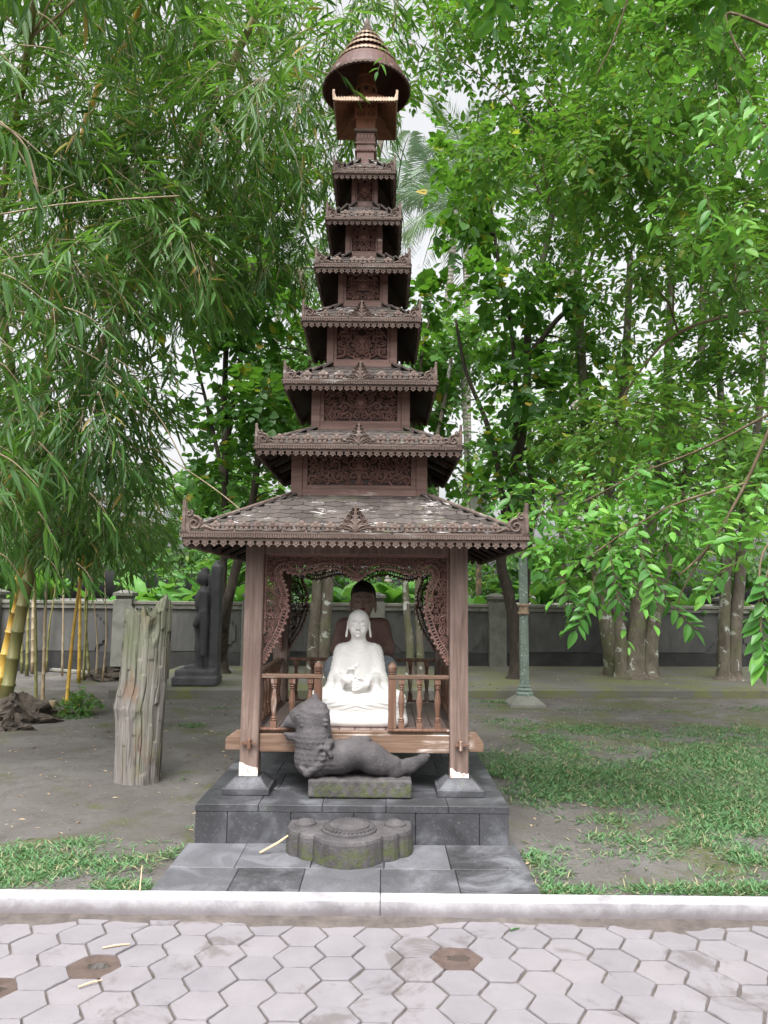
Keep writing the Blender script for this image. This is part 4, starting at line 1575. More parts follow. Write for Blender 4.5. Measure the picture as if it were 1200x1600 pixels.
tp = [(-4.2, terr(-4.2).y), (14, terr(14).y), (14, terr(14).y + 5.2), (-4.2, terr(-4.2).y + 5.2)]
tr = MB().slab(tp, -0.1, 0.12)
tag(link('terrace', tr, 'terrace_concrete', bevel=0.015, segs=2), 'low mossy concrete terrace in front of the boundary wall', kind='structure')
kl, kr = G(0, 1040, 0.03), G(185, 1055, 0.03)
tag(link('edging_strip', MB().tube([kl + Vector((-3, 0, 0)), kl, kr], 0.04, 6), 'coping_concrete'), 'thin pale concrete edging behind the bamboo stems', kind='structure')

# boundary wall
WALL = lambda x: 15.75 + 0.085 * (x + 3)
WA = math.atan(0.085)
wall = thing('boundary_wall', 'long grey weathered concrete boundary wall with recessed panels', 'wall', (-3, 15.75, 0), WA)
WH = 1.42
link('wall_body', MB().box(-14, 22, 0, 0.18, -0.1, WH - 0.1), 'wall_concrete', wall)
link('coping', MB().box(-14, 22, -0.07, 0.25, WH - 0.045, WH + 0.03), 'coping_concrete', wall, bevel=0.012)
link('cornice', MB().box(-14, 22, -0.045, 0.225, WH - 0.135, WH - 0.047), 'pillar_concrete', wall, bevel=0.008)
link('base_band', MB().box(-14, 22, -0.04, -0.0015, -0.05, 0.4), 'wall_dark', wall)
pil0 = P(776, 1000, 16.2)
u0 = (pil0.x + 3) / math.cos(WA)
SPAN = 2.64
for k in range(-6, 7):
    u = u0 + k * SPAN
    if u < -13 or u > 20:
        continue
    pl = link('pillar', MB().box(u - 0.19, u + 0.19, -0.16, 0.3, 0.1, WH + 0.06), 'pillar_concrete', wall, bevel=0.012)
    link('pillar_cap', MB().frustum([(WH + 0.061, 0.15, 0.19), (WH + 0.13, 0.15, 0.19), (WH + 0.131, 0.2, 0.25), (WH + 0.2, 0.2, 0.25), (WH + 0.205, 0.175, 0.22), (WH + 0.26, 0.06, 0.07)], u, 0.07), 'pillar_concrete', pl, bevel=0.006)
    a, b, z0, z1 = u + 0.33, u + SPAN - 0.33, 0.42, WH - 0.24
    s = 0.07
    poly = [(a + 3 * s, z0), (b - 3 * s, z0), (b - 3 * s, z0 + s), (b - 2 * s, z0 + s), (b - 2 * s, z0 + 2 * s), (b - s, z0 + 2 * s), (b - s, z0 + 3 * s), (b, z0 + 3 * s),
            (b, z1 - 3 * s), (b - s, z1 - 3 * s), (b - s, z1 - 2 * s), (b - 2 * s, z1 - 2 * s), (b - 2 * s, z1 - s), (b - 3 * s, z1 - s), (b - 3 * s, z1),
            (a + 3 * s, z1), (a + 3 * s, z1 - s), (a + 2 * s, z1 - s), (a + 2 * s, z1 - 2 * s), (a + s, z1 - 2 * s), (a + s, z1 - 3 * s), (a, z1 - 3 * s), (a, z0 + 3 * s), (a + s, z0 + 3 * s), (a + s, z0 + 2 * s), (a + 2 * s, z0 + 2 * s), (a + 2 * s, z0 + s), (a + 3 * s, z0 + s)]
    link('wall_panel', MB().prism(poly, -0.03, -0.001), 'wall_concrete', wall)

# lamp post
lp = G(820, 1101, 0)
lamp = thing('lamp_post', 'slender green fluted lamp post with lichen on a pyramid footing', 'lamp post', lp)
link('footing', MB().frustum([(-0.03, 0.27, 0.27), (0.03, 0.26, 0.26), (0.14, 0.12, 0.12)]), 'pillar_concrete', lamp, bevel=0.008)
link('base_ring', MB().lathe([(0.13, 0.141), (0.13, 0.17), (0.1, 0.2), (0.11, 0.22), (0.085, 0.25), (0.09, 0.27), (0.07, 0.3)], 20), 'lamp_paint', lamp)
link('pole', MB().lathe([(0.068, 0.301), (0.064, 1.33), (0.06, 2.62)], 32, wob=lambda a, z: 1 + 0.06 * math.cos(a * 10)), 'lamp_paint', lamp)
link('collar', MB().lathe([(0.07, 1.33), (0.088, 1.335), (0.088, 1.36), (0.072, 1.37), (0.072, 1.45), (0.085, 1.46), (0.085, 1.48), (0.066, 1.49)], 20), 'gold', lamp)
link('collar', MB().lathe([(0.068, 2.2), (0.084, 2.21), (0.084, 2.27), (0.066, 2.28)], 20), 'gold', lamp)
link('lamp_arm', MB().tube([(0, 0, 2.62), (0, 0, 2.75), (0.02, 0, 2.85)], [0.05, 0.035, 0.02], 8), 'lamp_paint', lamp)

# lantern posts behind the wall
for px, lab in ((747, 'square green lantern with rusty cap rising behind the right roof hip'), (876, 'square green lantern on a pole half hidden by leaves right of the pagoda')):
    y = 18.4
    top, bot = P(px, 764, y), P(px, 806, y)
    lt = thing('lantern', lab, 'lantern', (top.x, y, 0), R(45 if px < 800 else 38), 'lanterns on tall poles behind the wall')
    z0, z1 = bot.z, top.z
    link('lantern_box', MB().frustum([(z0, 0.13, 0.13), (z1 - 0.17, 0.165, 0.165)]), 'lantern_glass', lt)
    for sx in (-1, 1):
        for sy in (-1, 1):
            link('corner_bar', MB().tube([(sx * 0.132, sy * 0.132, z0), (sx * 0.167, sy * 0.167, z1 - 0.17)], 0.016, 6), 'rusty_metal', lt)
    link('lantern_cap', MB().frustum([(z1 - 0.169, 0.2, 0.2), (z1 - 0.14, 0.2, 0.2), (z1 - 0.135, 0.12, 0.12), (z1 - 0.04, 0.035, 0.035), (z1 + 0.02, 0.012, 0.012)]), 'rusty_metal', lt)
    link('pole', MB().lathe([(0.09, -0.01), (0.075, 1.5), (0.06, z0 - 0.02), (0.12, z0 - 0.001)], 14), 'rusty_metal', lt)

# ------------------------------------------------------------------ statues
# white seated figure
FZ = 0.656
wb = thing('white_statue', 'white stone seated figure with shaved head and hands raised in teaching gesture', 'statue', (XC + 0.005, 5.5, FZ))
S = SDF((-0.39, -0.32, -0.01), (0.39, 0.3, 0.84), 0.0042)
S.box((0, -0.01, 0.048), (0.36, 0.25, 0.048), 0.045, 0.01)
S.ell((0, -0.04, 0.165), (0.325, 0.205, 0.075), 0.03)
for s in (-1, 1):
    S.cone((s * 0.1, 0.05, 0.185), (s * 0.275, -0.1, 0.17), 0.09, 0.076, 0.03)
    S.cone((s * 0.27, -0.12, 0.155), (-s * 0.06, -0.19, 0.15), 0.066, 0.05, 0.03)
S.ell((0, 0.04, 0.27), (0.135, 0.12, 0.15), 0.05)
S.ell((0, 0.035, 0.42), (0.138, 0.1, 0.15), 0.05)
S.cone((-0.105, 0.035, 0.51), (0.105, 0.035, 0.51), 0.054, 0.054, 0.05)
S.cone((0, 0.03, 0.53), (0, 0.02, 0.6), 0.075, 0.05, 0.03)
for s in (-1, 1):
    S.cone((s * 0.128, 0.035, 0.495), (s * 0.163, -0.01, 0.31), 0.055, 0.05, 0.03)
    S.cone((s * 0.163, -0.01, 0.31), (s * 0.08, -0.165, 0.325), 0.048, 0.032, 0.02)
    S.cone((s * 0.17, -0.02, 0.3), (s * 0.195, -0.04, 0.2), 0.048, 0.06, 0.025)
    S.cone((s * 0.12, -0.12, 0.285), (s * 0.16, -0.11, 0.2), 0.03, 0.05, 0.03)


def folds(X, Y, Z):
    m1 = np.clip((Z - 0.25) / 0.08, 0, 1) * np.clip((0.585 - Z) / 0.02, 0, 1)
    d1 = np.sqrt((X * 0.85) ** 2 + (Z - 0.63) ** 2)
    chest = 0.0016 * np.sin(2 * np.pi * d1 / 0.033) * np.clip((0.12 - abs(X)) / 0.05, 0, 1) * (Y < 0.06) * np.clip((Z - 0.44) / 0.05, 0, 1) * m1
    arm = 0.0017 * np.sin(2 * np.pi * (Z + 0.9 * abs(X) + 0.35 * Y) / 0.034) * np.clip((abs(X) - 0.1) / 0.03, 0, 1) * m1
    leg = 0.0026 * np.sin(2 * np.pi * (Z * 1.5 + 0.45 * abs(X) - 0.3 * Y) / 0.045) * np.clip((0.25 - Z) / 0.04, 0, 1) * np.clip((Z - 0.1) / 0.02, 0, 1)
    return chest + arm + leg


S.warp(folds)
# head
S.ell((0, 0.008, 0.722), (0.079, 0.09, 0.089), 0.01)
S.ell((0, -0.014, 0.676), (0.066, 0.07, 0.082), 0.02)
S.cone((0, 0.02, 0.58), (0, 0.01, 0.64), 0.047, 0.045, 0.02)
for s in (-1, 1):
    S.ell((s * 0.031, -0.084, 0.71), (0.024, 0.012, 0.012), 0.012, op='cut')
    S.ell((s * 0.031, -0.068, 0.704), (0.022, 0.0145, 0.0105), 0.004)
    S.ell((s * 0.031, -0.0835, 0.697), (0.021, 0.006, 0.0024), 0.002, op='cut')
    S.chain([(s * 0.008, -0.088, 0.722), (s * 0.03, -0.083, 0.73), (s * 0.058, -0.064, 0.722)], [0.004, 0.0055, 0.003], 0.005)
    S.ell((s * 0.034, -0.058, 0.662), (0.022, 0.018, 0.02), 0.02)
    S.box((s * 0.083, 0.012, 0.668), (0.008, 0.02, 0.062), 0.008, 0.006, rot=(0, s * R(-7), 0))
    S.ell((s * 0.09, 0.006, 0.68), (0.005, 0.012, 0.03), 0.003, op='cut')
    S.ell((s * 0.012, -0.1, 0.673), (0.0095, 0.01, 0.0075), 0.004)
S.cone((0, -0.086, 0.722), (0, -0.108, 0.677), 0.006, 0.0105, 0.005)
S.ell((0, -0.09, 0.6535), (0.025, 0.011, 0.0058), 0.003)
S.ell((0, -0.088, 0.642), (0.02, 0.012, 0.0062), 0.003)
S.ell((0, -0.1, 0.648), (0.027, 0.008, 0.0022), 0.001, op='cut')
S.ell((0, -0.087, 0.634), (0.016, 0.008, 0.004), 0.004, op='cut')
S.ell((0, -0.076, 0.622), (0.02, 0.014, 0.012), 0.008)
# hands: palms, five bent fingers each
S.ell((-0.05, -0.185, 0.335), (0.03, 0.017, 0.042), 0.012, rot=(0, R(25), 0))
for i, (dx, L) in enumerate(((-0.026, 0.9), (-0.012, 1.0), (0.002, 1.05), (0.016, 0.95))):
    b = np.array((-0.045 + dx * 0.9, -0.192, 0.37))
    k1 = b + np.array((0.01, -0.022, 0.03)) * L
    k2 = k1 + np.array((0.018, -0.012, 0.018 if i > 1 else 0.004)) * L
    k3 = k2 + np.array((0.014, 0.006, 0.012 if i > 1 else -0.014)) * L
    S.chain([b, k1, k2, k3], [0.0095, 0.009, 0.0082, 0.007], 0.004)
S.chain([(-0.028, -0.195, 0.325), (-0.008, -0.215, 0.345), (0.004, -0.22, 0.372)], [0.011, 0.0095, 0.0075], 0.005)
S.ell((0.05, -0.19, 0.295), (0.042, 0.02, 0.028), 0.012, rot=(0, R(10), 0))
for i in range(4):
    b = np.array((0.03, -0.2, 0.318 - 0.016 * i))
    k1 = b + np.array((-0.03, -0.022, -0.002 - 0.004 * i))
    k2 = k1 + np.array((-0.024, 0.008, -0.002))
    k3 = k2 + np.array((-0.008, 0.016, 0.004))
    S.chain([b, k1, k2, k3], [0.0098, 0.0092, 0.0085, 0.007], 0.004)
S.chain([(0.045, -0.2, 0.318), (0.02, -0.222, 0.335), (0.0, -0.226, 0.337)], [0.0115, 0.0095, 0.0075], 0.005)
link('figure', S.mesh('white_figure'), 'white_stone', wb)

# brown painted figure behind it
bs = thing('brown_statue', 'brown painted seated statue with black hair behind the white one', 'statue', (XC + 0.015, 6.32, FZ))
S = SDF((-0.36, -0.24, -0.01), (0.36, 0.24, 1.06), 0.0075)
S.box((0, 0, 0.05), (0.26, 0.2, 0.05), 0.02, 0.01)
S.ell((0, -0.02, 0.18), (0.26, 0.2, 0.11), 0.03)
S.ell((0, 0.03, 0.42), (0.19, 0.13, 0.26), 0.05)
S.cone((-0.12, 0.03, 0.66), (0.12, 0.03, 0.66), 0.07, 0.07, 0.05)
for s in (-1, 1):
    S.cone((s * 0.165, 0.03, 0.66), (s * 0.215, 0.0, 0.46), 0.068, 0.058, 0.03)
    S.cone((s * 0.215, 0.0, 0.46), (s * 0.02, -0.17, 0.45), 0.055, 0.035, 0.02)
S.ell((0, -0.175, 0.46), (0.06, 0.03, 0.04), 0.015)
link('body', S.mesh('brown_body'), 'brown_paint', bs)
S = SDF((-0.16, -0.2, 0.62), (0.16, 0.16, 1.06), 0.0055)
S.cone((0, 0.02, 0.66), (0, 0.01, 0.78), 0.065, 0.06, 0.02)
S.ell((0, 0.0, 0.88), (0.098, 0.11, 0.135), 0.02)
S.ell((0, -0.03, 0.82), (0.075, 0.075, 0.08), 0.03)
S.cone((0, -0.105, 0.89), (0, -0.13, 0.835), 0.008, 0.014, 0.008)
for s in (-1, 1):
    S.ell((s * 0.042, -0.09, 0.865), (0.027, 0.016, 0.013), 0.006)
    S.ell((s * 0.105, 0.02, 0.83), (0.012, 0.024, 0.06), 0.006)
    S.cone((s * 0.015, -0.106, 0.893), (s * 0.065, -0.085, 0.897), 0.006, 0.004, 0.006)
link('face', S.mesh('brown_face'), 'skin_paint', bs)
S = SDF((-0.16, -0.16, 0.8), (0.16, 0.18, 1.08), 0.006)
S.ell((0, 0.02, 0.925), (0.108, 0.117, 0.118), 0.01)
S.box((0, -0.09, 0.86), (0.2, 0.09, 0.075), 0.01, 0.01, op='cut')
link('hair', S.mesh('brown_hair'), 'black_paint', bs)
for s in (-1, 1):
    link('eyebrow', MB().tube([(s * 0.012, -0.119, 0.897), (s * 0.04, -0.11, 0.907), (s * 0.07, -0.09, 0.9)], [0.002, 0.0035, 0.0015], 5), 'black_paint', bs)
    link('eye_line', MB().tube([(s * 0.018, -0.109, 0.862), (s * 0.042, -0.108, 0.857), (s * 0.066, -0.096, 0.862)], [0.0015, 0.003, 0.0015], 5), 'black_paint', bs)
S = SDF((-0.06, -0.16, 0.77), (0.06, -0.06, 0.84), 0.003)
S.ell((0, -0.106, 0.808), (0.027, 0.012, 0.007), 0.003)
S.ell((0, -0.104, 0.796), (0.021, 0.013, 0.007), 0.003)
link('lips', S.mesh('brown_lips'), 'red_paint', bs)

# grey-blue stone between them
gs = thing('grey_stone', 'rounded grey-blue carved stone half hidden behind the white statue', 'carved stone', (XC + 0.01, 5.98, FZ))
S = SDF((-0.36, -0.16, -0.01), (0.36, 0.16, 0.5), 0.008)
S.box((0, 0, 0.07), (0.27, 0.13, 0.07), 0.03, 0.01)
S.box((0, 0, 0.17), (0.24, 0.11, 0.05), 0.03, 0.01)
for s in (-1, 1):
    S.ell((s * 0.19, 0.0, 0.33), (0.105, 0.07, 0.115), 0.02)
S.ell((0, 0.0, 0.34), (0.2, 0.08, 0.12), 0.02)
for s in (-1, 1):
    S.ell((s * 0.2, -0.065, 0.33), (0.07, 0.02, 0.08), 0.01, op='cut')
    S.ell((s * 0.2, -0.05, 0.33), (0.045, 0.02, 0.05), 0.01)
link('stone_body', S.mesh('grey_stone'), 'grey_blue_stone', gs)

# beaked serpent on its block
nq = G(562, 1249, PLINTH_TOP)
NGY = nq.y + 0.13
K = 238.0
q = lambda px, py, y=0.0: ((px - 562) / K, y, (1250 - py) / K)
ng = thing('stone_serpent', 'dark volcanic stone beaked serpent lying on a block on the plinth', 'statue', (nq.x, NGY, PLINTH_TOP + 0.001))
S = SDF((-0.36, -0.14, -0.002), (0.36, 0.14, 0.125), 0.0065)
S.box((0, 0, 0.059), (0.337, 0.125, 0.058), 0.012, 0.005)
S.warp(lambda X, Y, Z: 0.003 * np.sin(X * 31 + 2) * np.sin(Y * 27) + 0.002 * np.sin(X * 83) * np.sin(Z * 70))
link('block', S.mesh('serpent_block'), 'volcanic_stone', ng)
S = SDF((-0.56, -0.17, 0.08), (0.5, 0.17, 0.69), 0.0055)
S.chain([q(487, 1196), q(486, 1165), q(486, 1140)], [0.118, 0.118, 0.112], 0.03)
S.ell(q(487, 1196), (0.125, 0.12, 0.12), 0.03)
S.chain([q(500, 1195), q(530, 1194), q(556, 1187), q(578, 1193), q(596, 1202), q(616, 1210)], [0.115, 0.104, 0.094, 0.09, 0.074, 0.055], 0.03)
S.ell(q(585, 1203), (0.1, 0.085, 0.07), 0.03)
S.cone(q(612, 1206), q(616, 1214), 0.066, 0.06, 0.015)
S.chain([q(616, 1211), q(640, 1206), q(660, 1196), q(668, 1191)], [0.054, 0.048, 0.034, 0.018], 0.015, flat=1.4)
# dorsal bump, belt
S.ell(q(562, 1166), (0.075, 0.03, 0.022), 0.01)
S.ell(q(556, 1187), (0.022, 0.101, 0.101), 0.006)
# head, crown, beak
S.ell(q(480, 1133), (0.115, 0.105, 0.1), 0.03)
S.ell(q(484, 1124), (0.112, 0.108, 0.075), 0.02)
S.cone(q(484, 1126), q(488, 1097), 0.108, 0.012, 0.02)
S.ell(q(461, 1130), (0.06, 0.075, 0.055), 0.02)
S.chain([q(468, 1141), q(450, 1140), q(437, 1147)], [0.06, 0.046, 0.016], 0.012, flat=0.9)
S.chain([q(466, 1162), q(450, 1162), q(440, 1157)], [0.045, 0.03, 0.012], 0.01, flat=0.9)
S.cone(q(433, 1153), q(456, 1152), 0.017, 0.012, 0.004, op='cut', flat=0.12)
for s in (-1, 1):
    S.ell(q(463, 1128, s * 0.072), (0.026, 0.014, 0.022), 0.006)
    S.ell(q(463, 1128, s * 0.088), (0.012, 0.008, 0.01), 0.004, op='cut')
    for i, (px, py, w) in enumerate(((494, 1136, 0.09), (492, 1142, 0.1))):
        S.cone((q(470, py)[0], s * 0.095, q(0, py)[2]), (q(508, py)[0], s * 0.075, q(0, py - 1)[2]), 0.012, 0.012, 0.004)
    # wing curl
    for j in range(9):
        a0_, a1_ = j * 0.8, (j + 1) * 0.8
        r0_, r1_ = 0.062 * (1 - j / 11), 0.062 * (1 - (j + 1) / 11)
        c = q(502, 1187)
        S.cone((c[0] + r0_ * math.cos(a0_), s * 0.112, c[2] + r0_ * math.sin(a0_)), (c[0] + r1_ * math.cos(a1_), s * 0.112, c[2] + r1_ * math.sin(a1_)), 0.016, 0.014, 0.005)
    S.chain([(q(497, 1202)[0], s * 0.11, q(0, 1202)[2]), (q(480, 1214)[0], s * 0.1, q(0, 1214)[2]), (q(470, 1206)[0], s * 0.1, q(0, 1206)[2])], [0.03, 0.026, 0.014], 0.01)
    S.chain([(q(515, 1166)[0], s * 0.085, q(0, 1168)[2]), (q(508, 1178)[0], s * 0.1, q(0, 1178)[2])], [0.028, 0.022], 0.012)


def scales(X, Y, Z):
    """overlapping rounded scales on the neck, ridges on the hood"""
    ang = np.arctan2(Y, -(X + 0.3))
    hgt, wdt = 0.034, 0.3
    rows = np.floor(Z / hgt)
    fz = Z / hgt - rows
    fu = (ang / wdt + 0.5 * (rows % 2)) % 1.0 - 0.5
    edge = np.abs(fu) * 2
    tip = fz - 0.15 - 0.75 * edge ** 2
    pat = np.clip(tip * 3, -0.5, 1)
    neck = np.clip((-0.14 - X) / 0.05, 0, 1) * np.clip((Z - 0.14) / 0.04, 0, 1) * np.clip((0.42 - Z) / 0.03, 0, 1)
    crown = np.clip((Z - 0.5) / 0.03, 0, 1) * np.clip((X + 0.42) / 0.04, 0, 1)
    body = np.clip((X + 0.1) / 0.05, 0, 1)
    return 0.002 * pat * neck + 0.0028 * np.sin(Z * 150 + 26 * np.abs(Y) + X * 30) * crown + 0.0008 * np.sin(X * 120) * body


S.warp(scales)
link('serpent_body', S.mesh('serpent'), 'volcanic_stone', ng)

# dark standing figure with back slab
sp = G(318, 1073, 0.12)
st = thing('standing_statue', 'dark stone standing robed figure with back slab on the terrace', 'statue', (sp.x - 0.12, sp.y + 0.3, 0.121), R(4))
S = SDF((-0.52, -0.4, -0.01), (0.4, 0.4, 2.12), 0.016)
S.box((-0.06, 0, 0.075), (0.36, 0.3, 0.075), 0.02, 0.01)
S.box((-0.06, 0, 0.2), (0.32, 0.27, 0.06), 0.03, 0.01)
S.box((0.21, 0, 1.0), (0.075, 0.2, 0.95), 0.02, 0.01)
S.ell((0.21, 0, 1.9), (0.075, 0.2, 0.14), 0.02)
S.box((0.13, 0, 1.0), (0.05, 0.14, 0.8), 0.03, 0.02)
for s in (-1, 1):
    S.chain([(0.0, s * 0.08, 0.95), (0.0, s * 0.08, 0.6), (0.0, s * 0.08, 0.3)], [0.115, 0.1, 0.085], 0.04)
    S.ell((-0.12, s * 0.08, 0.285), (0.15, 0.06, 0.045), 0.02)
    S.chain([(0.03, s * 0.21, 1.48), (0.04, s * 0.25, 1.18), (-0.08, s * 0.22, 0.98)], [0.075, 0.062, 0.05], 0.03)
    S.chain([(0.05, s * 0.24, 1.1), (0.06, s * 0.24, 0.5)], [0.06, 0.045], 0.03)
S.ell((0.0, 0, 1.0), (0.15, 0.21, 0.2), 0.05)
S.ell((0.0, 0, 1.35), (0.145, 0.21, 0.24), 0.05)
S.ell((-0.1, 0.1, 1.42), (0.12, 0.05, 0.05), 0.03)
S.cone((0, 0, 1.55), (0, 0, 1.65), 0.07, 0.06, 0.03)
S.ell((-0.01, 0, 1.74), (0.115, 0.1, 0.14), 0.02)
S.ell((0.01, 0, 1.87), (0.06, 0.06, 0.05), 0.02)
S.cone((-0.115, 0, 1.74), (-0.13, 0, 1.7), 0.012, 0.02, 0.01)
link('figure', S.mesh('dark_figure'), 'dark_stone', st)

# weathered log standing on end
bl = G(214, 1226, 0)
lg = thing('log_stump', 'tall weathered grey-brown log standing upright on bare earth', 'log', (bl.x - 0.05, bl.y + 0.18, 0))
NA, NZ = 420, 160
th = np.linspace(0, 2 * np.pi, NA, endpoint=False)   # seen from above, 0 points right
KZ = 1150 / 6.3
def prof(z):
    """left and right silhouette by height"""
    zz = [0.0, 0.3, 0.5, 0.6, 0.68, 0.8, 1.0, 1.3, 1.6]
    L = [-0.188, -0.193, -0.205, -0.228, -0.215, -0.193, -0.183, -0.175, -0.165]
    Rr = [0.185, 0.19, 0.195, 0.198, 0.2, 0.205, 0.21, 0.218, 0.22]
    return np.interp(z, zz, L), np.interp(z, zz, Rr)
tz = np.linspace(0, 1, NZ)
ztop = 1.46 + 0.035 * np.cos(th - 0.15) + 0.035 * (vnoise(np.floor(th * 14 / 6.283), th * 0, 6) - 0.5) + 0.03 * np.sin(th * 11) + 0.02 * np.sin(th * 23) + 0.07 * np.exp(-((np.angle(np.exp(1j * (th + 0.35)))) / 0.35) ** 2) - 0.035 * np.exp(-((np.angle(np.exp(1j * (th + 1.15)))) / 0.3) ** 2)
TH, TT = np.meshgrid(th, tz)
Zg = TT * ztop[None, :] - 0.03
Lf, Rt = prof(Zg)
cxg, rg = (Lf + Rt) / 2, (Rt - Lf) / 2
gro = np.zeros_like(TH)
for (f_, a_, sd) in ((9, 0.03, 1), (17, 0.03, 2), (31, 0.03, 3), (53, 0.02, 4)):
    ph = TH * f_ / (2 * np.pi)
    nn = vnoise(ph + 0.06 * np.sin(Zg * 3 + sd), Zg * 0.7 + sd * 10, sd)
    gro += a_ * (nn - 0.5)
# plates: stepped flakes
cell = vnoise(np.floor(TH * 26 / (2 * np.pi) + 0.08 * np.sin(Zg * 4)), np.floor(Zg * 3.2 + 7 * vnoise(np.floor(TH * 26 / (2 * np.pi)), Zg * 0, 4)), 9)
gro += 0.075 * (cell - 0.5)
crack = np.abs(((TH * 13 / (2 * np.pi) + 0.06 * np.sin(Zg * 5) + 0.05 * np.sin(Zg * 13)) % 1) - 0.5)
gro -= 0.1 * np.clip(1 - crack / 0.07, 0, 1) * np.clip((vnoise(TH * 4, Zg * 2, 12) - 0.36) / 0.1, 0, 1)
crack2 = np.abs(((TH * 29 / (2 * np.pi) + 0.05 * np.sin(Zg * 7)) % 1) - 0.5)
gro -= 0.045 * np.clip(1 - crack2 / 0.1, 0, 1) * np.clip((vnoise(TH * 7, Zg * 3, 15) - 0.45) / 0.1, 0, 1)
# knot hollow near the top right of the face
kd = np.sqrt(((np.angle(np.exp(1j * (TH + 1.05)))) / 0.16) ** 2 + ((Zg - 1.27) / 0.07) ** 2)
gro += -0.26 * np.exp(-kd ** 2 * 1.3) + 0.03 * np.exp(-((kd - 1.6) / 0.5) ** 2)
Xg = cxg + rg * (1 + gro * 1.25) * np.cos(TH)
Yg = rg * 0.85 * (1 + gro * 1.25) * np.sin(TH)
V = np.stack([Xg, Yg, Zg], -1).reshape(-1, 3)
ii = np.arange(NA * NZ).reshape(NZ, NA)
Fq = np.stack([ii[:-1], np.roll(ii[:-1], -1, 1), np.roll(ii[1:], -1, 1), ii[1:]], -1).reshape(-1, 4)
# ragged top
cap = []
base = len(V)
inner = np.stack([cxg[-1] + 0.6 * (Xg[-1] - cxg[-1]), 0.6 * Yg[-1], Zg[-1] - 0.05 + 0.04 * np.sin(th * 7)], -1)
cen = np.stack([cxg[-1] + 0.05 * (Xg[-1] - cxg[-1]), 0.05 * Yg[-1], np.full(NA, 1.4)], -1)
V = np.concatenate([V, inner, cen])
r1, r2, r3 = ii[-1], base + np.arange(NA), base + NA + np.arange(NA)
Fq = np.concatenate([Fq, np.stack([r1, np.roll(r1, -1), np.roll(r2, -1), r2], -1), np.stack([r2, np.roll(r2, -1), np.roll(r3, -1), r3], -1)])
link('log_body', np_mesh('log_body', V, Fq), 'weathered_log', lg)


# ------------------------------------------------------------------ foliage
LEAF = {
    # outline in x (half width 1), y along the leaf, z
    'thin': (np.array([(0, 0, 0), (0.5, 0.3, 0.02), (0.4, 0.62, 0.0), (0, 1, -0.08), (-0.4, 0.62, 0.0), (-0.5, 0.3, 0.02)]), np.array([(0, 1, 2, 3), (0, 3, 4, 5)])),
    'ovate': (np.array([(0, 0, 0), (0.46, 0.28, 0.05), (0.4, 0.66, 0.02), (0, 1, -0.1), (-0.4, 0.66, 0.02), (-0.46, 0.28, 0.05)]), np.array([(0, 1, 2, 3), (0, 3, 4, 5)])),
    'heart': (np.array([(0, 0.05, 0), (0.5, 0.12, 0.04), (0.46, 0.55, 0.03), (0, 1, -0.1), (-0.46, 0.55, 0.03), (-0.5, 0.12, 0.04)]), np.array([(0, 1, 2, 3), (0, 3, 4, 5)])),
}


def nrm(a):
    return a / (np.linalg.norm(a, axis=-1, keepdims=True) + 1e-9)


def leaves(pos, d, up, L, W, kind):
    tv, tf = LEAF[kind]
    d = nrm(d)
    x = nrm(np.cross(d, up))
    z = np.cross(x, d)
    n = len(pos)
    V = pos[:, None, :] + L[:, None, None] * (tv[None, :, 0, None] * W[:, None, None] * x[:, None, :] + tv[None, :, 1, None] * d[:, None, :] + tv[None, :, 2, None] * z[:, None, :])
    F = tf[None] + (np.arange(n) * len(tv))[:, None, None]
    r = np.repeat(rng.random(n), len(tv))
    return V.reshape(-1, 3), F.reshape(-1, 4), r


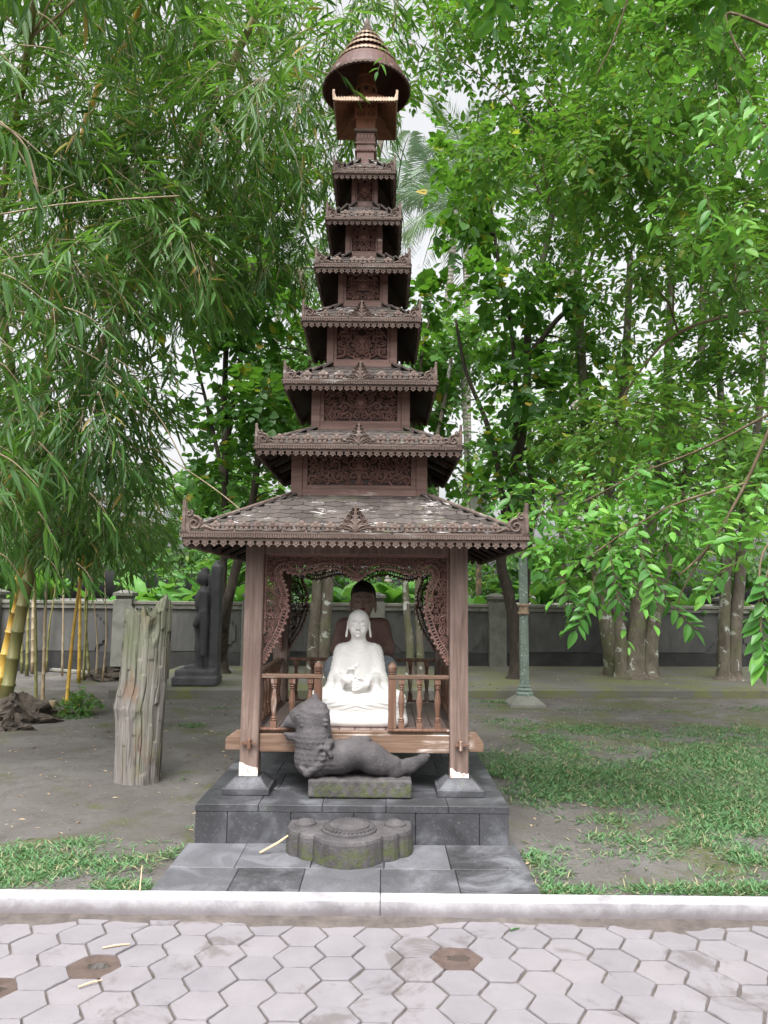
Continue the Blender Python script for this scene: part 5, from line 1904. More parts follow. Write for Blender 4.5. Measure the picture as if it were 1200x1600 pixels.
def sprays(org, d, kind, leaf, k, Ls, sag=0.25, tw=0.0035, ratio=None):
    """leafy twigs: returns leaf arrays and twig arrays"""
    N = len(org)
    d = nrm(d)
    L = Ls * rng.uniform(0.7, 1.25, N)
    side0 = nrm(np.cross(d, np.array([0, 0, 1.0]) + rng.normal(0, 0.15, (N, 3))))
    upv = np.cross(side0, d)
    P_, D_, U_, LL = [], [], [], []
    for j in range(k):
        if kind == 'thin':
            t = 0.35 + 0.65 * (j + 0.5) / k
        else:
            t = 0.12 + 0.9 * j / max(1, k - 1)
        t = np.clip(t + rng.normal(0, 0.03, N), 0.05, 1.03)
        p = org + d * (L * t)[:, None]
        p[:, 2] -= sag * L * t * t
        sgn = 1 if j % 2 else -1
        if kind == 'thin':
            spread = rng.uniform(0.15, 0.85, N) * sgn
            dd = d * 0.8 + side0 * spread[:, None] + rng.normal(0, 0.16, (N, 3))
            dd[:, 2] -= rng.uniform(0.2, 0.75, N)
        else:
            last = j == k - 1
            dd = d * (0.55 if not last else 1.0) + side0 * (0.85 * sgn if not last else 0.1) + rng.normal(0, 0.2, (N, 3))
            dd[:, 2] -= rng.uniform(0.05, 0.5, N)
        P_.append(p)
        D_.append(dd)
        U_.append(upv + rng.normal(0, 0.35, (N, 3)) + np.array([0, 0, 0.4]))
        LL.append(leaf * rng.uniform(0.5, 1.3, N) * (1.0 if kind == 'thin' else (0.75 + 0.45 * math.sin(math.pi * min(1, 0.15 + 0.8 * j / k)))))
    P_, D_, U_, LL = map(np.concatenate, (P_, D_, U_, LL))
    W = np.full(len(P_), ratio or {'thin': 0.14, 'ovate': 0.46, 'heart': 0.85}[kind]) * rng.uniform(0.85, 1.15, len(P_))
    lv = leaves(P_, D_, U_, LL, W, kind)
    # twigs: three-sided, two pieces
    ring = []
    for t, r in ((0.0, 1.0), (0.5, 0.75), (1.0, 0.3)):
        c = org + d * (L * t)[:, None]
        c[:, 2] -= sag * L * t * t
        for a in (0, 2.1, 4.2):
            ring.append(c + (side0 * math.cos(a) + upv * math.sin(a)) * tw * r)
    TV = np.stack(ring, 1).reshape(-1, 3)
    tf = []
    for s in range(2):
        for a in range(3):
            tf.append((s * 3 + a, s * 3 + (a + 1) % 3, s * 3 + 3 + (a + 1) % 3, s * 3 + 3 + a))
    TF = (np.array(tf)[None] + (np.arange(N) * 9)[:, None, None]).reshape(-1, 4)
    return lv, (TV, TF)


class Limbs:
    def __init__(self):
        self.all = []

    def tube(self, pts, rad, n):
        self.all.append((pts, rad, n))


class Crown:
    def __init__(self):
        self.L, self.T, self.limbs = [], [], Limbs()

    def clump(self, c, r, n, kind, leaf, k=8, Ls=0.4, sag=0.25, flat=0.75, down=0.15, ratio=None, tw=0.0035):
        c = np.array(c)
        u = nrm(rng.normal(0, 1, (n, 3)))
        rad = r * rng.random(n) ** 0.5
        off = u * rad[:, None]
        off[:, 2] *= flat
        d = u * 0.8 + rng.normal(0, 0.55, (n, 3))
        d[:, 2] -= down
        lv, tw_ = sprays(c + off, d, kind, leaf, k, Ls, sag, tw, ratio)
        V_, F_, r_ = lv
        cb = rng.random()
        r_ = np.where(r_ > 0.975, r_, 0.5 * r_ + 0.46 * cb)
        self.L.append((V_, F_, r_))
        self.T.append(tw_)

    def build(self, root, base, leafmat, name='crown', twigmat='twig_bark'):
        b = np.array(base)
        o = 0
        Vs, Fs, Rs = [], [], []
        for V, F, r in self.L:
            Vs.append(V - b)
            Fs.append(F + o)
            Rs.append(r)
            o += len(V)
        if Vs:
            tag(link(name, np_mesh(name, np.concatenate(Vs), np.concatenate(Fs), np.concatenate(Rs)), leafmat, root), kind='stuff')
        o = 0
        Vs, Fs = [], []
        for V, F in self.T:
            Vs.append(V - b)
            Fs.append(F + o)
            o += len(V)
        if Vs:
            tag(link('twigs', np_mesh('twigs', np.concatenate(Vs), np.concatenate(Fs)), twigmat, root), kind='stuff')
        for pts, rad, n in self.limbs.all:
            link('branch', MB().tube([Vector(q) - Vector(base) for q in pts], rad, n), twigmat if name == 'foliage' else root.get('_bark', twigmat), root, smooth=True)


def wavy(a, b, n=6, amp=0.12):
    a, b = Vector(a), Vector(b)
    L = (b - a).length
    out = []
    ox = random.uniform(0, 6)
    for i in range(n + 1):
        t = i / n
        p = a.lerp(b, t)
        s = math.sin(math.pi * t) * amp * L
        p += Vector((math.sin(ox + t * 4) * s, math.cos(ox * 1.7 + t * 3) * s * 0.7, s * 0.6))
        out.append(p)
    return out


def curve_pts(pts, n=5):
    pts = [Vector(p) for p in pts]
    return [Vector(p) for p in smooth_line([tuple(p) for p in pts], n)]


def stem(parent, base, pts, r0, r1, mat, name='trunk', n=10, flare=1.35):
    ps = curve_pts(pts, 5)
    m = len(ps)
    rad = [r0 + (r1 - r0) * (i / (m - 1)) for i in range(m)]
    rad[0] *= flare
    rad[1] *= 1 + (flare - 1) * 0.4
    if abs(ps[0].z - base[2]) < 0.02:
        ps = [ps[0] - Vector((0, 0, 0.09)), ps[0] + Vector((0, 0, 0.02)), ps[0].lerp(ps[1], 0.45)] + ps[1:]
        rad = [rad[0] * 1.5, rad[0] * 1.15, rad[0] * 0.88] + rad[1:]
    o = link(name, MB().tube([p - Vector(base) for p in ps], rad, n, True, 0.05), mat, parent, smooth=True)
    return ps


def tree(name, label, base, stems, clumps, kind, leaf, leafmat, barkmat, k=8, Ls=0.4, nsp=70, group=None, limb_r=0.03, **kw):
    root = thing(name, label, 'tree', base, 0, group)
    allp = []
    for pts, r0, r1 in stems:
        allp += stem(root, base, pts, r0, r1, barkmat)
    cr = Crown()
    for (c, r) in clumps:
        cr.clump(c, r, int(nsp * random.uniform(0.8, 1.2)), kind, leaf, k, Ls, **kw)
        # limb from the nearest lower point of a stem
        c = Vector(c)
        cand = [q for q in allp if q.z < c.z - 0.1 and q.z > base[2] + 1.2] or allp
        s = min(cand, key=lambda q: (q - c).length + (0 if q.z < c.z else 3))
        cr.limbs.tube(wavy(s, c, 6, 0.1), [limb_r * (1 - 0.12 * i) for i in range(7)], 6)
    root['_bark'] = barkmat
    cr.build(root, base, leafmat)
    del root['_bark']
    return root


def grid(px0, px1, py0, py1, step, Y0, Y1, r0, r1, skip=None, keep=1.0, rnd=random):
    out = []
    y = py0
    while y <= py1:
        x = px0 + rnd.uniform(0, step * 0.5)
        while x <= px1:
            xx, yy = x + rnd.uniform(-0.3, 0.3) * step, y + rnd.uniform(-0.3, 0.3) * step
            if (not skip or not skip(xx, yy)) and rnd.random() < keep:
                out.append((P(xx, yy, rnd.uniform(Y0, Y1)), rnd.uniform(r0, r1)))
            x += step
        y += step
    return out


def inpoly(*pts):
    return lambda x, y: in_poly(x, y, pts)


random.seed(77)
rng = np.random.default_rng(77)


# ---- bamboo
def culm(root, base, pts, r, mat, seg=0.32):
    ps = curve_pts(pts, 6)
    # resample by length with swollen nodes
    out, rad = [ps[0]], [r * 1.05]
    acc = 0.0
    tot = sum((b - a).length for a, b in zip(ps, ps[1:]))
    done = 0.0
    for a, b in zip(ps, ps[1:]):
        L = (b - a).length
        pos = 0.0
        while acc + (L - pos) >= seg:
            pos += seg - acc
            acc = 0.0
            q = a.lerp(b, pos / L)
            t = (b - a).normalized()
            f = 1 - 0.6 * (done + pos) / tot
            for o_, s_ in ((-0.02, 1.0), (-0.006, 1.16), (0.006, 1.16), (0.02, 0.98)):
                out.append(q + t * o_)
                rad.append(r * f * s_)
        acc += L - pos
        done += L
    out.append(ps[-1])
    rad.append(r * 0.3)
    link('culm', MB().tube([q - Vector(base) for q in out], rad, 9), mat, root, smooth=True)
    return ps


def yy(Y, *pts):
    return [P(a, b, Y) for a, b in pts]


# front-left clump: two thick arching culms
b1 = G(6, 1112, 0)
BA = thing('bamboo_clump', 'large bamboo clump with two thick leaning culms at the left edge', 'bamboo', b1)
c_a = culm(BA, b1, [b1, P(45, 900, b1.y - 0.2), P(110, 650, 8.8), P(185, 490, 8.3), P(250, 350, 7.9), P(330, 170, 7.5), P(420, -20, 7.0)], 0.085, 'green_culm', 0.36)
b1b = G(-8, 1096, 0)
c_b = culm(BA, b1, [b1b, P(25, 950, b1b.y), P(48, 780, 9.4), P(85, 500, 8.8), P(135, 190, 8.2), P(200, 60, 7.8), P(240, -60, 7.4)], 0.08, 'yellow_culm', 0.34)
c_c = culm(BA, b1, [b1 + Vector((-0.8, 0.5, 0)), P(20, 700, 8.5), P(-5, 400, 7.5), P(40, 100, 6.0), P(60, -60, 5.4)], 0.07, 'green_culm', 0.34)
cr = Crown()
left_skip = lambda x, y: (195 < x < 290 and y > 445) or (x > 225 and y > 430)
for c, r in grid(0, 430, 10, 440, 68, 5.8, 9.8, 0.5, 0.7):
    cr.clump(c, r, int(50 * random.uniform(0.25, 1.6)), 'thin', 0.2, 8, 0.42, 0.3, 0.8, 0.35)
for c, r in grid(-30, 192, 430, 850, 62, 5.6, 10, 0.42, 0.6):
    cr.clump(c, r, int(48 * random.uniform(0.3, 1.6)), 'thin', 0.2, 8, 0.42, 0.3, 0.8, 0.4)
for c, r in grid(430, 640, -20, 120, 70, 7.2, 9.5, 0.45, 0.6):
    cr.clump(c, r, 34, 'thin', 0.19, 8, 0.42, 0.3, 0.8, 0.35)
for c, r in grid(400, 520, 120, 420, 70, 7.6, 9.5, 0.4, 0.55):
    cr.clump(c, r, 40, 'thin', 0.19, 8, 0.42, 0.3, 0.8, 0.35)
for (x, y, z) in [(x_, y_, 1.55 + 0.93 * y_ + 0.9 + 0.5 * k_) for x_ in (-5.0, -4.0, -3.0, -2.0) for y_ in (5.0, 6.5, 8.0, 9.5) for k_ in (0,)]:  # unseen clumps above the frame, added to block sky light on the left
    cr.clump((x + random.uniform(-0.4, 0.4), y + random.uniform(-0.4, 0.4), z), 0.9, 46, 'thin', 0.3, 8, 0.6, 0.3, 0.6, 0.3)
for q in (0.35, 0.5, 0.65, 0.8):
    for cc in (c_a, c_b, c_c):
        s = cc[int(q * (len(cc) - 1))]
        for _ in range(5):
            e = s + Vector((random.uniform(-1.2, 1.6), random.uniform(-1.4, 0.8), random.uniform(-0.2, 0.9)))
            cr.limbs.tube(wavy(s, e, 6, 0.12), [0.012, 0.011, 0.01, 0.008, 0.006, 0.005, 0.003], 5)
# long arching twigs that catch the eye
for pts in (((0, 335, 4.6), (90, 320, 4.7), (180, 312, 4.9), (280, 306, 5.2)), ((0, 190, 3.6), (40, 230, 3.7), (60, 300, 3.8)), ((60, 520, 6), (150, 560, 6), (240, 640, 6.1), (290, 730, 6.2)), ((240, 700, 6.5), (330, 760, 6.4), (380, 800, 6.4))):
    cr.limbs.tube(curve_pts([P(*q) for q in pts], 4), 0.006, 5)
cr.build(BA, b1, 'bamboo_leaf', 'foliage', 'tan_culm')

# large leaves close to the path, each its own piece
def leaf_mesh(kind, segs=5):
    """one well-shaped leaf, unit length along +y, folded along its rib and drooping"""
    m = MB()
    wid = {'thin': lambda t: 0.058 * math.sin(math.pi * min(1, (t + 0.04)) ** 0.62) + 0.001, 'ovate': lambda t: 0.235 * math.sin(math.pi * t ** 0.8) ** 0.85 * (1 - 0.25 * t) + 0.002}[kind]
    vs = []
    for i in range(segs + 1):
        t = i / segs
        w = wid(t) if 0 < t < 1 else 0.003
        z = -0.16 * t * t
        vs += [(-w, t, z + w * 0.28), (0, t, z), (w, t, z + w * 0.28)]
    fs = []
    for i in range(segs):
        a = i * 3
        fs += [(a, a + 1, a + 4, a + 3), (a + 1, a + 2, a + 5, a + 4)]
    m.add(vs, fs)
    me = m.mesh('leaf')
    at = me.attributes.new('rnd', 'FLOAT', 'POINT')
    at.data.foreach_set('value', np.full(len(me.vertices), random.random() * 0.8, np.float32))
    return me


NEAR_B = [leaf_mesh('thin') for _ in range(4)]
NEAR_O = [leaf_mesh('ovate', 6) for _ in range(4)]
for me in NEAR_B:
    me.materials.append(MATS['bamboo_leaf'])
for me in NEAR_O:
    me.materials.append(MATS['bright_leaf'])


def put_leaf(me, root, base, pos, d, up, L):
    d = Vector(d).normalized()
    x = d.cross(Vector(up)).normalized()
    z = x.cross(d)
    o = bpy.data.objects.new('leaf', me)
    COL.objects.link(o)
    o.parent = root
    pos = Vector(pos) - Vector(base)
    o.matrix_local = Matrix(((x.x * L, d.x * L, z.x * L, pos.x), (x.y * L, d.y * L, z.y * L, pos.y), (x.z * L, d.z * L, z.z * L, pos.z), (0, 0, 0, 1)))
    return o


count = 0
for (x0, y0, x1, y1, Y, nl) in ((-30, 180, 75, 250, 3.4, 9), (20, 220, 70, 330, 3.5, 9), (-30, 60, 40, 130, 3.6, 8), (30, 70, 130, 95, 4.2, 7), (-20, 420, 70, 470, 3.8, 9), (100, 480, 170, 520, 4.6, 9), (-20, 560, 30, 600, 3.3, 7), (-20, 700, 60, 760, 3.8, 9), (60, 690, 110, 760, 4.6, 7),
                               (140, 770, 180, 830, 5.0, 8), (60, 800, 90, 860, 4.8, 8), (-20, 380, 30, 420, 3.5, 7), (120, 880, 150, 920, 5.6, 8), (70, 870, 95, 905, 5.2, 7), (180, 560, 220, 600, 5.4, 8), (20, 620, 60, 650, 4.4, 7), (210, 300, 250, 330, 5.5, 7), (60, 20, 100, 60, 4.0, 7), (160, 640, 190, 690, 5.2, 7), (-10, 860, 30, 900, 4.2, 7)):
    a, b = P(x0, y0, Y), P(x1, y1, Y + 0.15)
    tw = curve_pts([a, a.lerp(b, 0.5) + Vector((0, 0, 0.03)), b], 4)
    link('twig', MB().tube([q - b1 for q in tw], [0.005 - 0.0004 * i for i in range(len(tw))], 5), 'tan_culm', BA)
    d = (b - a).normalized()
    for i in range(nl):
        t = 0.25 + 0.75 * i / (nl - 1)
        pos = a.lerp(b, t)
        dd = d * 0.55 + Vector((random.uniform(-0.55, 0.75), random.uniform(-0.45, 0.35), random.uniform(-1.15, -0.1)))
        put_leaf(random.choice(NEAR_B), BA, b1, pos, dd, Vector((random.uniform(-0.5, 0.5), random.uniform(-0.9, 0.1), 1)), random.uniform(0.15, 0.25))
        count += 1

# slim bamboos in the bare earth
b2 = G(70, 1116, 0)
BB = thing('bamboo_clump', 'three slim bamboo stems, one bright yellow, left of the log', 'bamboo', b2)
for px0, pts, r, mt in ((103, ((112, 1010), (122, 930), (132, 860), (150, 740)), 0.026, 'yellow_culm'), (66, ((69, 1020), (71, 950), (74, 880), (78, 760)), 0.026, 'tan_culm'), (56, ((56, 1000), (54, 900), (50, 780)), 0.022, 'green_culm')):
    bb = G(px0, 1116, 0)
    culm(BB, b2, [bb] + [P(a, b, bb.y) for a, b in pts], r, mt, 0.17)
cr = Crown()
for c, r in grid(20, 190, 760, 870, 58, 8.8, 10.2, 0.4, 0.55):
    cr.clump(c, r, 46, 'thin', 0.18, 8, 0.4, 0.3, 0.8, 0.45)
cr.build(BB, b2, 'bamboo_leaf', 'foliage', 'tan_culm')

b3 = G(125, 1068, 0)
BC = thing('bamboo_clump', 'row of thin bamboo stems close to the boundary wall', 'bamboo', b3)
for px0, py0, pts, r, mt in ((123, 1068, ((125, 960), (124, 900), (124, 800)), 0.032, 'yellow_culm'), (130, 1064, ((136, 950), (140, 880), (140, 800)), 0.026, 'green_culm'), (150, 1064, ((152, 1005), (146, 940), (130, 880)), 0.02, 'tan_culm'), (160, 1066, ((166, 1000), (165, 940), (162, 880)), 0.02, 'tan_culm'),
                             (97, 1056, ((99, 960), (98, 880), (97, 800)), 0.022, 'tan_culm'), (51, 1052, ((52, 950), (53, 880), (54, 800)), 0.04, 'tan_culm'), (72, 1050, ((77, 980), (85, 930), (92, 860)), 0.024, 'green_culm'), (34, 1052, ((34, 950), (32, 860)), 0.03, 'green_culm'), (140, 1062, ((133, 960), (137, 900), (142, 820)), 0.03, 'green_culm'), (42, 1056, ((44, 960), (47, 860)), 0.035, 'green_culm')):
    bb = G(px0, py0, 0)
    culm(BC, b3, [bb] + [P(a, b, bb.y) for a, b in pts], r, mt, 0.22)
cr = Crown()
for c, r in grid(0, 235, 790, 885, 52, 11, 13, 0.45, 0.6):
    cr.clump(c, r, 44, 'thin', 0.19, 8, 0.42, 0.3, 0.8, 0.45)
cr.build(BC, b3, 'bamboo_leaf', 'foliage', 'tan_culm')

# ---- broadleaf trees
# left of the pagoda, behind the standing figure
bt = G(350, 1052, 0.12)
gap_l = lambda x, y: x < 290 and y > 430 and random.random() < 0.85
tree('broadleaf_tree', 'dark slim tree with round leaves behind the standing figure', bt,
     [([bt, P(347, 960, bt.y), P(352, 800, bt.y), P(351, 620, bt.y), P(357, 480, bt.y), P(368, 340, bt.y), P(376, 180, bt.y)], 0.085, 0.03),
      ([P(352, 700, bt.y), P(376, 560, bt.y - 0.2), P(395, 430, bt.y - 0.3), P(410, 300, bt.y)], 0.06, 0.03),
      ([P(352, 760, bt.y), P(325, 640, bt.y + 0.2), P(300, 540, bt.y)], 0.05, 0.02),
      ([G(345, 1050, 0.12), P(352, 960, bt.y - 0.6), P(370, 885, bt.y - 0.6), P(392, 800, bt.y - 0.5), P(405, 700, bt.y - 0.4)], 0.11, 0.06)],
     grid(270, 470, 360, 830, 68, 12.5, 15.0, 0.6, 0.85, gap_l, 0.8), 'heart', 0.17, 'heart_leaf', 'dark_bark', 8, 0.5, 34, limb_r=0.025)
# twin lichened trunks seen through the pavilion
bt = G(497, 1058, 0.12)
tree('broadleaf_tree', 'pair of lichen-spotted pale trunks seen through the left of the pavilion', bt,
     [([G(488, 1058, 0.12), P(490, 1000, bt.y), P(495, 930, bt.y), P(498, 800, bt.y), P(490, 600, bt.y), P(470, 420, bt.y)], 0.125, 0.06),
      ([G(504, 1058, 0.12), P(506, 1000, bt.y), P(512, 930, bt.y), P(520, 800, bt.y), P(540, 600, bt.y), P(560, 400, bt.y), P(600, 200, bt.y)], 0.125, 0.05)],
     grid(410, 560, 280, 760, 85, 13.5, 15.5, 0.6, 0.8, None, 0.62), 'ovate', 0.16, 'broad_leaf', 'lichen_bark', 8, 0.5, 46, limb_r=0.03)
bt = G(648, 1058, 0.12)
tree('broadleaf_tree', 'pair of thin lichen-spotted trunks seen through the right of the pavilion', bt,
     [([G(642, 1058, 0.12), P(640, 1000, bt.y), P(634, 930, bt.y), P(632, 800, bt.y), P(650, 620, bt.y), P(665, 520, bt.y)], 0.085, 0.035),
      ([G(658, 1058, 0.12), P(656, 1000, bt.y), P(653, 930, bt.y), P(660, 800, bt.y), P(690, 650, bt.y), P(705, 560, bt.y)], 0.085, 0.035)],
     [(P(660, 640, 14), 0.5), (P(690, 720, 14), 0.6), (P(670, 470, 14.3), 0.5), (P(655, 560, 14), 0.4)], 'heart', 0.17, 'heart_leaf', 'lichen_bark', 8, 0.5, 34, limb_r=0.025)
# right of the pagoda: curved trunk, dark stems above
bt = G(806, 1060, 0.12)
gap_r = lambda x, y: (x < 745 and y > 430) or (680 < x < 790 and 660 < y < 800)
tree('broadleaf_tree', 'curved trunk tree with dark forked stems right of the pagoda', bt,
     [([bt, P(806, 990, bt.y), P(795, 930, bt.y), P(783, 880, bt.y), P(790, 820, bt.y), P(800, 760, bt.y), P(822, 640, bt.y), P(826, 500, bt.y), P(850, 400, bt.y), P(868, 300, bt.y), P(880, 150, bt.y)], 0.12, 0.05),
      ([P(790, 820, bt.y), P(780, 740, bt.y), P(760, 660, bt.y), P(728, 580, bt.y), P(712, 500, bt.y)], 0.07, 0.025),
      ([P(824, 560, bt.y), P(870, 500, bt.y - 0.2), P(905, 465, bt.y - 0.3), P(930, 380, bt.y)], 0.06, 0.03),
      ([P(800, 770, bt.y), P(806, 640, bt.y - 0.2), P(800, 520, bt.y), P(780, 420, bt.y), P(765, 300, bt.y)], 0.06, 0.025),
      ([bt + Vector((0.05, 0.02, 0)), P(820, 950, bt.y + 0.1), P(826, 850, bt.y + 0.1), P(830, 740, bt.y), P(820, 700, bt.y)], 0.07, 0.06)],
     grid(715, 930, 230, 760, 75, 12.6, 15, 0.5, 0.75, gap_r, 0.72), 'heart', 0.17, 'heart_leaf', 'dark_bark', 8, 0.5, 40, limb_r=0.03)
# many-stemmed tree
bt = G(985, 1058, 0.12)
tree('broadleaf_tree', 'thick many-stemmed tree with mossy bark on the terrace', bt,
     [([G(958, 1056, 0.12), P(952, 1000, bt.y), P(940, 930, bt.y), P(925, 820, bt.y), P(915, 660, bt.y), P(905, 480, bt.y), P(900, 300, bt.y)], 0.17, 0.06),
      ([G(976, 1059, 0.12), P(968, 1000, bt.y - 0.05), P(962, 930, bt.y), P(950, 800, bt.y), P(975, 600, bt.y), P(985, 400, bt.y)], 0.17, 0.06),
      ([G(992, 1060, 0.12), P(994, 1000, bt.y - 0.1), P(1000, 930, bt.y), P(1020, 800, bt.y), P(1040, 640, bt.y), P(1050, 400, bt.y)], 0.2, 0.06),
      ([G(1012, 1059, 0.12), P(1016, 1000, bt.y), P(1028, 930, bt.y), P(1060, 800, bt.y), P(1090, 640, bt.y), P(1100, 420, bt.y)], 0.19, 0.06)],
     grid(880, 1230, 60, 800, 95, 11.5, 15.5, 0.65, 0.95, None, 0.7), 'ovate', 0.155, 'broad_leaf', 'lichen_bark', 9, 0.55, 54, limb_r=0.028)
bt = G(1140, 1062, 0.12)
tree('broadleaf_tree', 'twin grey trunks rising from the terrace near the right edge', bt,
     [([G(1131, 1062, 0.12), P(1131, 1000, bt.y), P(1134, 900, bt.y), P(1140, 780, bt.y), P(1125, 600, bt.y), P(1110, 300, bt.y)], 0.125, 0.05),
      ([G(1146, 1062, 0.12), P(1148, 1000, bt.y), P(1156, 900, bt.y), P(1165, 800, bt.y), P(1190, 600, bt.y), P(1200, 300, bt.y)], 0.14, 0.05)],
     grid(1040, 1300, -40, 760, 110, 11.5, 15, 0.7, 0.95, None, 0.55), 'ovate', 0.155, 'broad_leaf', 'lichen_bark', 9, 0.55, 54, limb_r=0.028)
# mid tree reaching over from the right
bt = Vector((7.2, 8.2, 0))
mid_skip = lambda x, y: (x < 740 and y > 330) or (x < 800 and y > 560) or (x < 690 and 120 < y)
tree('broadleaf_tree', 'leafy tree reaching in over the lawn from beyond the right edge', bt,
     [([bt, P(1640, 800, 8.3), P(1500, 500, 8.4), P(1350, 150, 8.5), P(1150, -60, 8.6), P(900, -120, 8.8)], 0.2, 0.05),
      ([P(1500, 500, 8.4), P(1250, 480, 8.2), P(1060, 520, 8.0), P(960, 640, 7.9)], 0.03, 0.01),
      ([P(1350, 150, 8.5), P(1100, 230, 8.2), P(860, 320, 8.0)], 0.028, 0.01)],
     grid(665, 1230, -30, 420, 84, 7.0, 10.5, 0.5, 0.75, mid_skip, 0.75) + grid(900, 1230, 420, 700, 84, 7.0, 10, 0.4, 0.6, None, 0.42),
     'ovate', 0.105, 'broad_leaf', 'twig_bark', 9, 0.4, 74, limb_r=0.012)

# nearest tree: its trunk stands out of frame, its branches hang into view
bt = Vector((5.6, 4.4, 0))
FT = thing('broadleaf_tree', 'bright green branches hanging into view from a near tree at right', 'tree', bt)
stem(FT, bt, [bt, (5.6, 4.4, 2.0), (5.4, 4.4, 4.0), (4.6, 4.6, 5.6), (3.2, 4.8, 6.6), (1.6, 5.2, 7.0)], 0.2, 0.04, 'lichen_bark')
cr = Crown()
for pts, r in ((((1290, 470, 4.8), (1215, 640, 4.9), (1165, 755, 5.0), (1110, 850, 5.0), (1060, 900, 5.0)), 0.016), (((1165, 755, 5.0), (1050, 790, 5.1), (950, 850, 5.3), (880, 900, 5.4)), 0.01), (((1215, 640, 4.9), (1100, 700, 5.2), (1000, 740, 5.5), (900, 790, 5.8)), 0.01),
               (((1110, 850, 5.0), (1060, 940, 5.1), (1090, 985, 5.1)), 0.006), (((1290, 800, 3.4), (1200, 850, 3.3), (1186, 930, 3.2), (1190, 1000, 3.2)), 0.006), (((1240, 60, 4.6), (1140, 20, 4.8), (1145, 60, 4.8), (1165, 95, 4.8)), 0.012), (((1000, -60, 5), (960, 60, 5.1), (930, 120, 5.2)), 0.008)):
    cr.limbs.tube(curve_pts([P(*q) for q in pts], 5), [r * (1 - 0.03 * i) for i in range((len(pts) - 1) * 5 + 1)], 6)
for (px, py, Y, r, n) in ((890, 840, 5.6, 0.26, 24), (940, 850, 5.4, 0.26, 24), (990, 840, 5.4, 0.28, 26), (1040, 800, 5.3, 0.26, 22), (900, 770, 5.8, 0.26, 20), (960, 760, 5.8, 0.3, 22), (1040, 740, 5.6, 0.3, 20), (1100, 760, 5.4, 0.26, 18), (1160, 800, 5.0, 0.22, 14), (1185, 760, 5.0, 0.22, 14),
                        (1195, 850, 4.2, 0.14, 8), (950, 890, 5.3, 0.2, 16), (840, 800, 6.2, 0.2, 14), (800, 770, 7.0, 0.2, 10), (1180, 180, 4.6, 0.25, 18), (1120, 130, 5.0, 0.3, 20), (1050, 60, 5.2, 0.3, 18), (960, 70, 5.6, 0.3, 18), (1180, 330, 4.8, 0.3, 18), (1100, 300, 5.4, 0.3, 16), (880, 30, 6, 0.3, 16), (1000, 200, 6, 0.3, 14)):
    cr.clump(P(px, py, Y), r, int(n * 0.85), 'ovate', 0.095, 8, 0.3, 0.35, 0.7, 0.4, 0.44, 0.0025)
for (x, y, z) in [(x_, y_, 1.55 + 0.93 * y_ + 0.9) for x_ in (1.6, 2.6, 3.6, 4.6) for y_ in (5.5, 7.0, 8.5)]:  # leaf clumps out of view overhead, added to shade the right side
    cr.clump((x + random.uniform(-0.4, 0.4), y + random.uniform(-0.4, 0.4), z), 0.8, 40, 'ovate', 0.18, 8, 0.5, 0.3, 0.6, 0.3, 0.44, 0.0025)
FT['_bark'] = 'twig_bark'
cr.build(FT, bt, 'bright_leaf')
del FT['_bark']
for (pts, nl, L) in ((((1205, 870, 3.25), (1192, 930, 3.2), (1190, 990, 3.2), (1192, 1040, 3.2)), 26, 0.1), (((1225, 930, 3.4), (1215, 1000, 3.35), (1212, 1040, 3.3)), 16, 0.1), (((1010, 890, 5.0), (1050, 945, 5.0), (1085, 985, 5.0)), 14, 0.115), (((930, 900, 5.2), (915, 950, 5.2), (900, 985, 5.2)), 12, 0.12), (((880, 900, 5.3), (890, 940, 5.3), (912, 965, 5.3)), 10, 0.12),
                     (((1000, 860, 5.1), (1020, 905, 5.0), (1020, 940, 5.0)), 12, 0.12), (((950, 850, 5.1), (960, 900, 5.1), (965, 940, 5.1)), 12, 0.12), (((1090, 810, 4.9), (1115, 830, 4.9), (1130, 850, 4.9)), 9, 0.1), (((1165, 140, 4.2), (1180, 165, 4.2), (1195, 210, 4.2)), 12, 0.12), (((1100, 300, 4.6), (1110, 330, 4.6), (1112, 350, 4.6)), 7, 0.11),
                     (((676, 20, 4.9), (684, 90, 4.9), (690, 125, 4.9)), 7, 0.085), (((622, -10, 4.7), (612, 60, 4.7), (600, 85, 4.7), (590, 112, 4.7)), 10, 0.075), (((850, 780, 5.6), (835, 830, 5.6), (830, 870, 5.6)), 11, 0.12), (((800, 770, 6.4), (790, 800, 6.4), (780, 830, 6.4)), 10, 0.13), (((1150, 880, 4.4), (1120, 900, 4.4), (1100, 930, 4.4)), 9, 0.1)):
    ln = curve_pts([P(*q) for q in pts], 6)
    link('twig', MB().tube([q - bt for q in ln], [0.0035 - 0.002 * i / len(ln) for i in range(len(ln))], 5), 'twig_bark', FT)
    for i in range(nl):
        t = 0.2 + 0.8 * i / (nl - 1)
        j = min(len(ln) - 2, int(t * (len(ln) - 1)))
        pos = ln[j].lerp(ln[j + 1], t * (len(ln) - 1) - j)
        d = (ln[j + 1] - ln[j]).normalized()
        sg = 1 if i % 2 else -1
        side = d.cross(Vector((0, 1, 0.2))).normalized() * sg
        dd = d * 0.5 + side * random.uniform(0.6, 1.0) + Vector((0, random.uniform(-0.5, 0.2), random.uniform(-0.35, 0.1)))
        if i == nl - 1:
            dd = d
        put_leaf(random.choice(NEAR_O), FT, bt, pos, dd, Vector((random.uniform(-0.4, 0.4), random.uniform(-1.0, -0.2), 0.9)), L * random.uniform(0.75, 1.2))

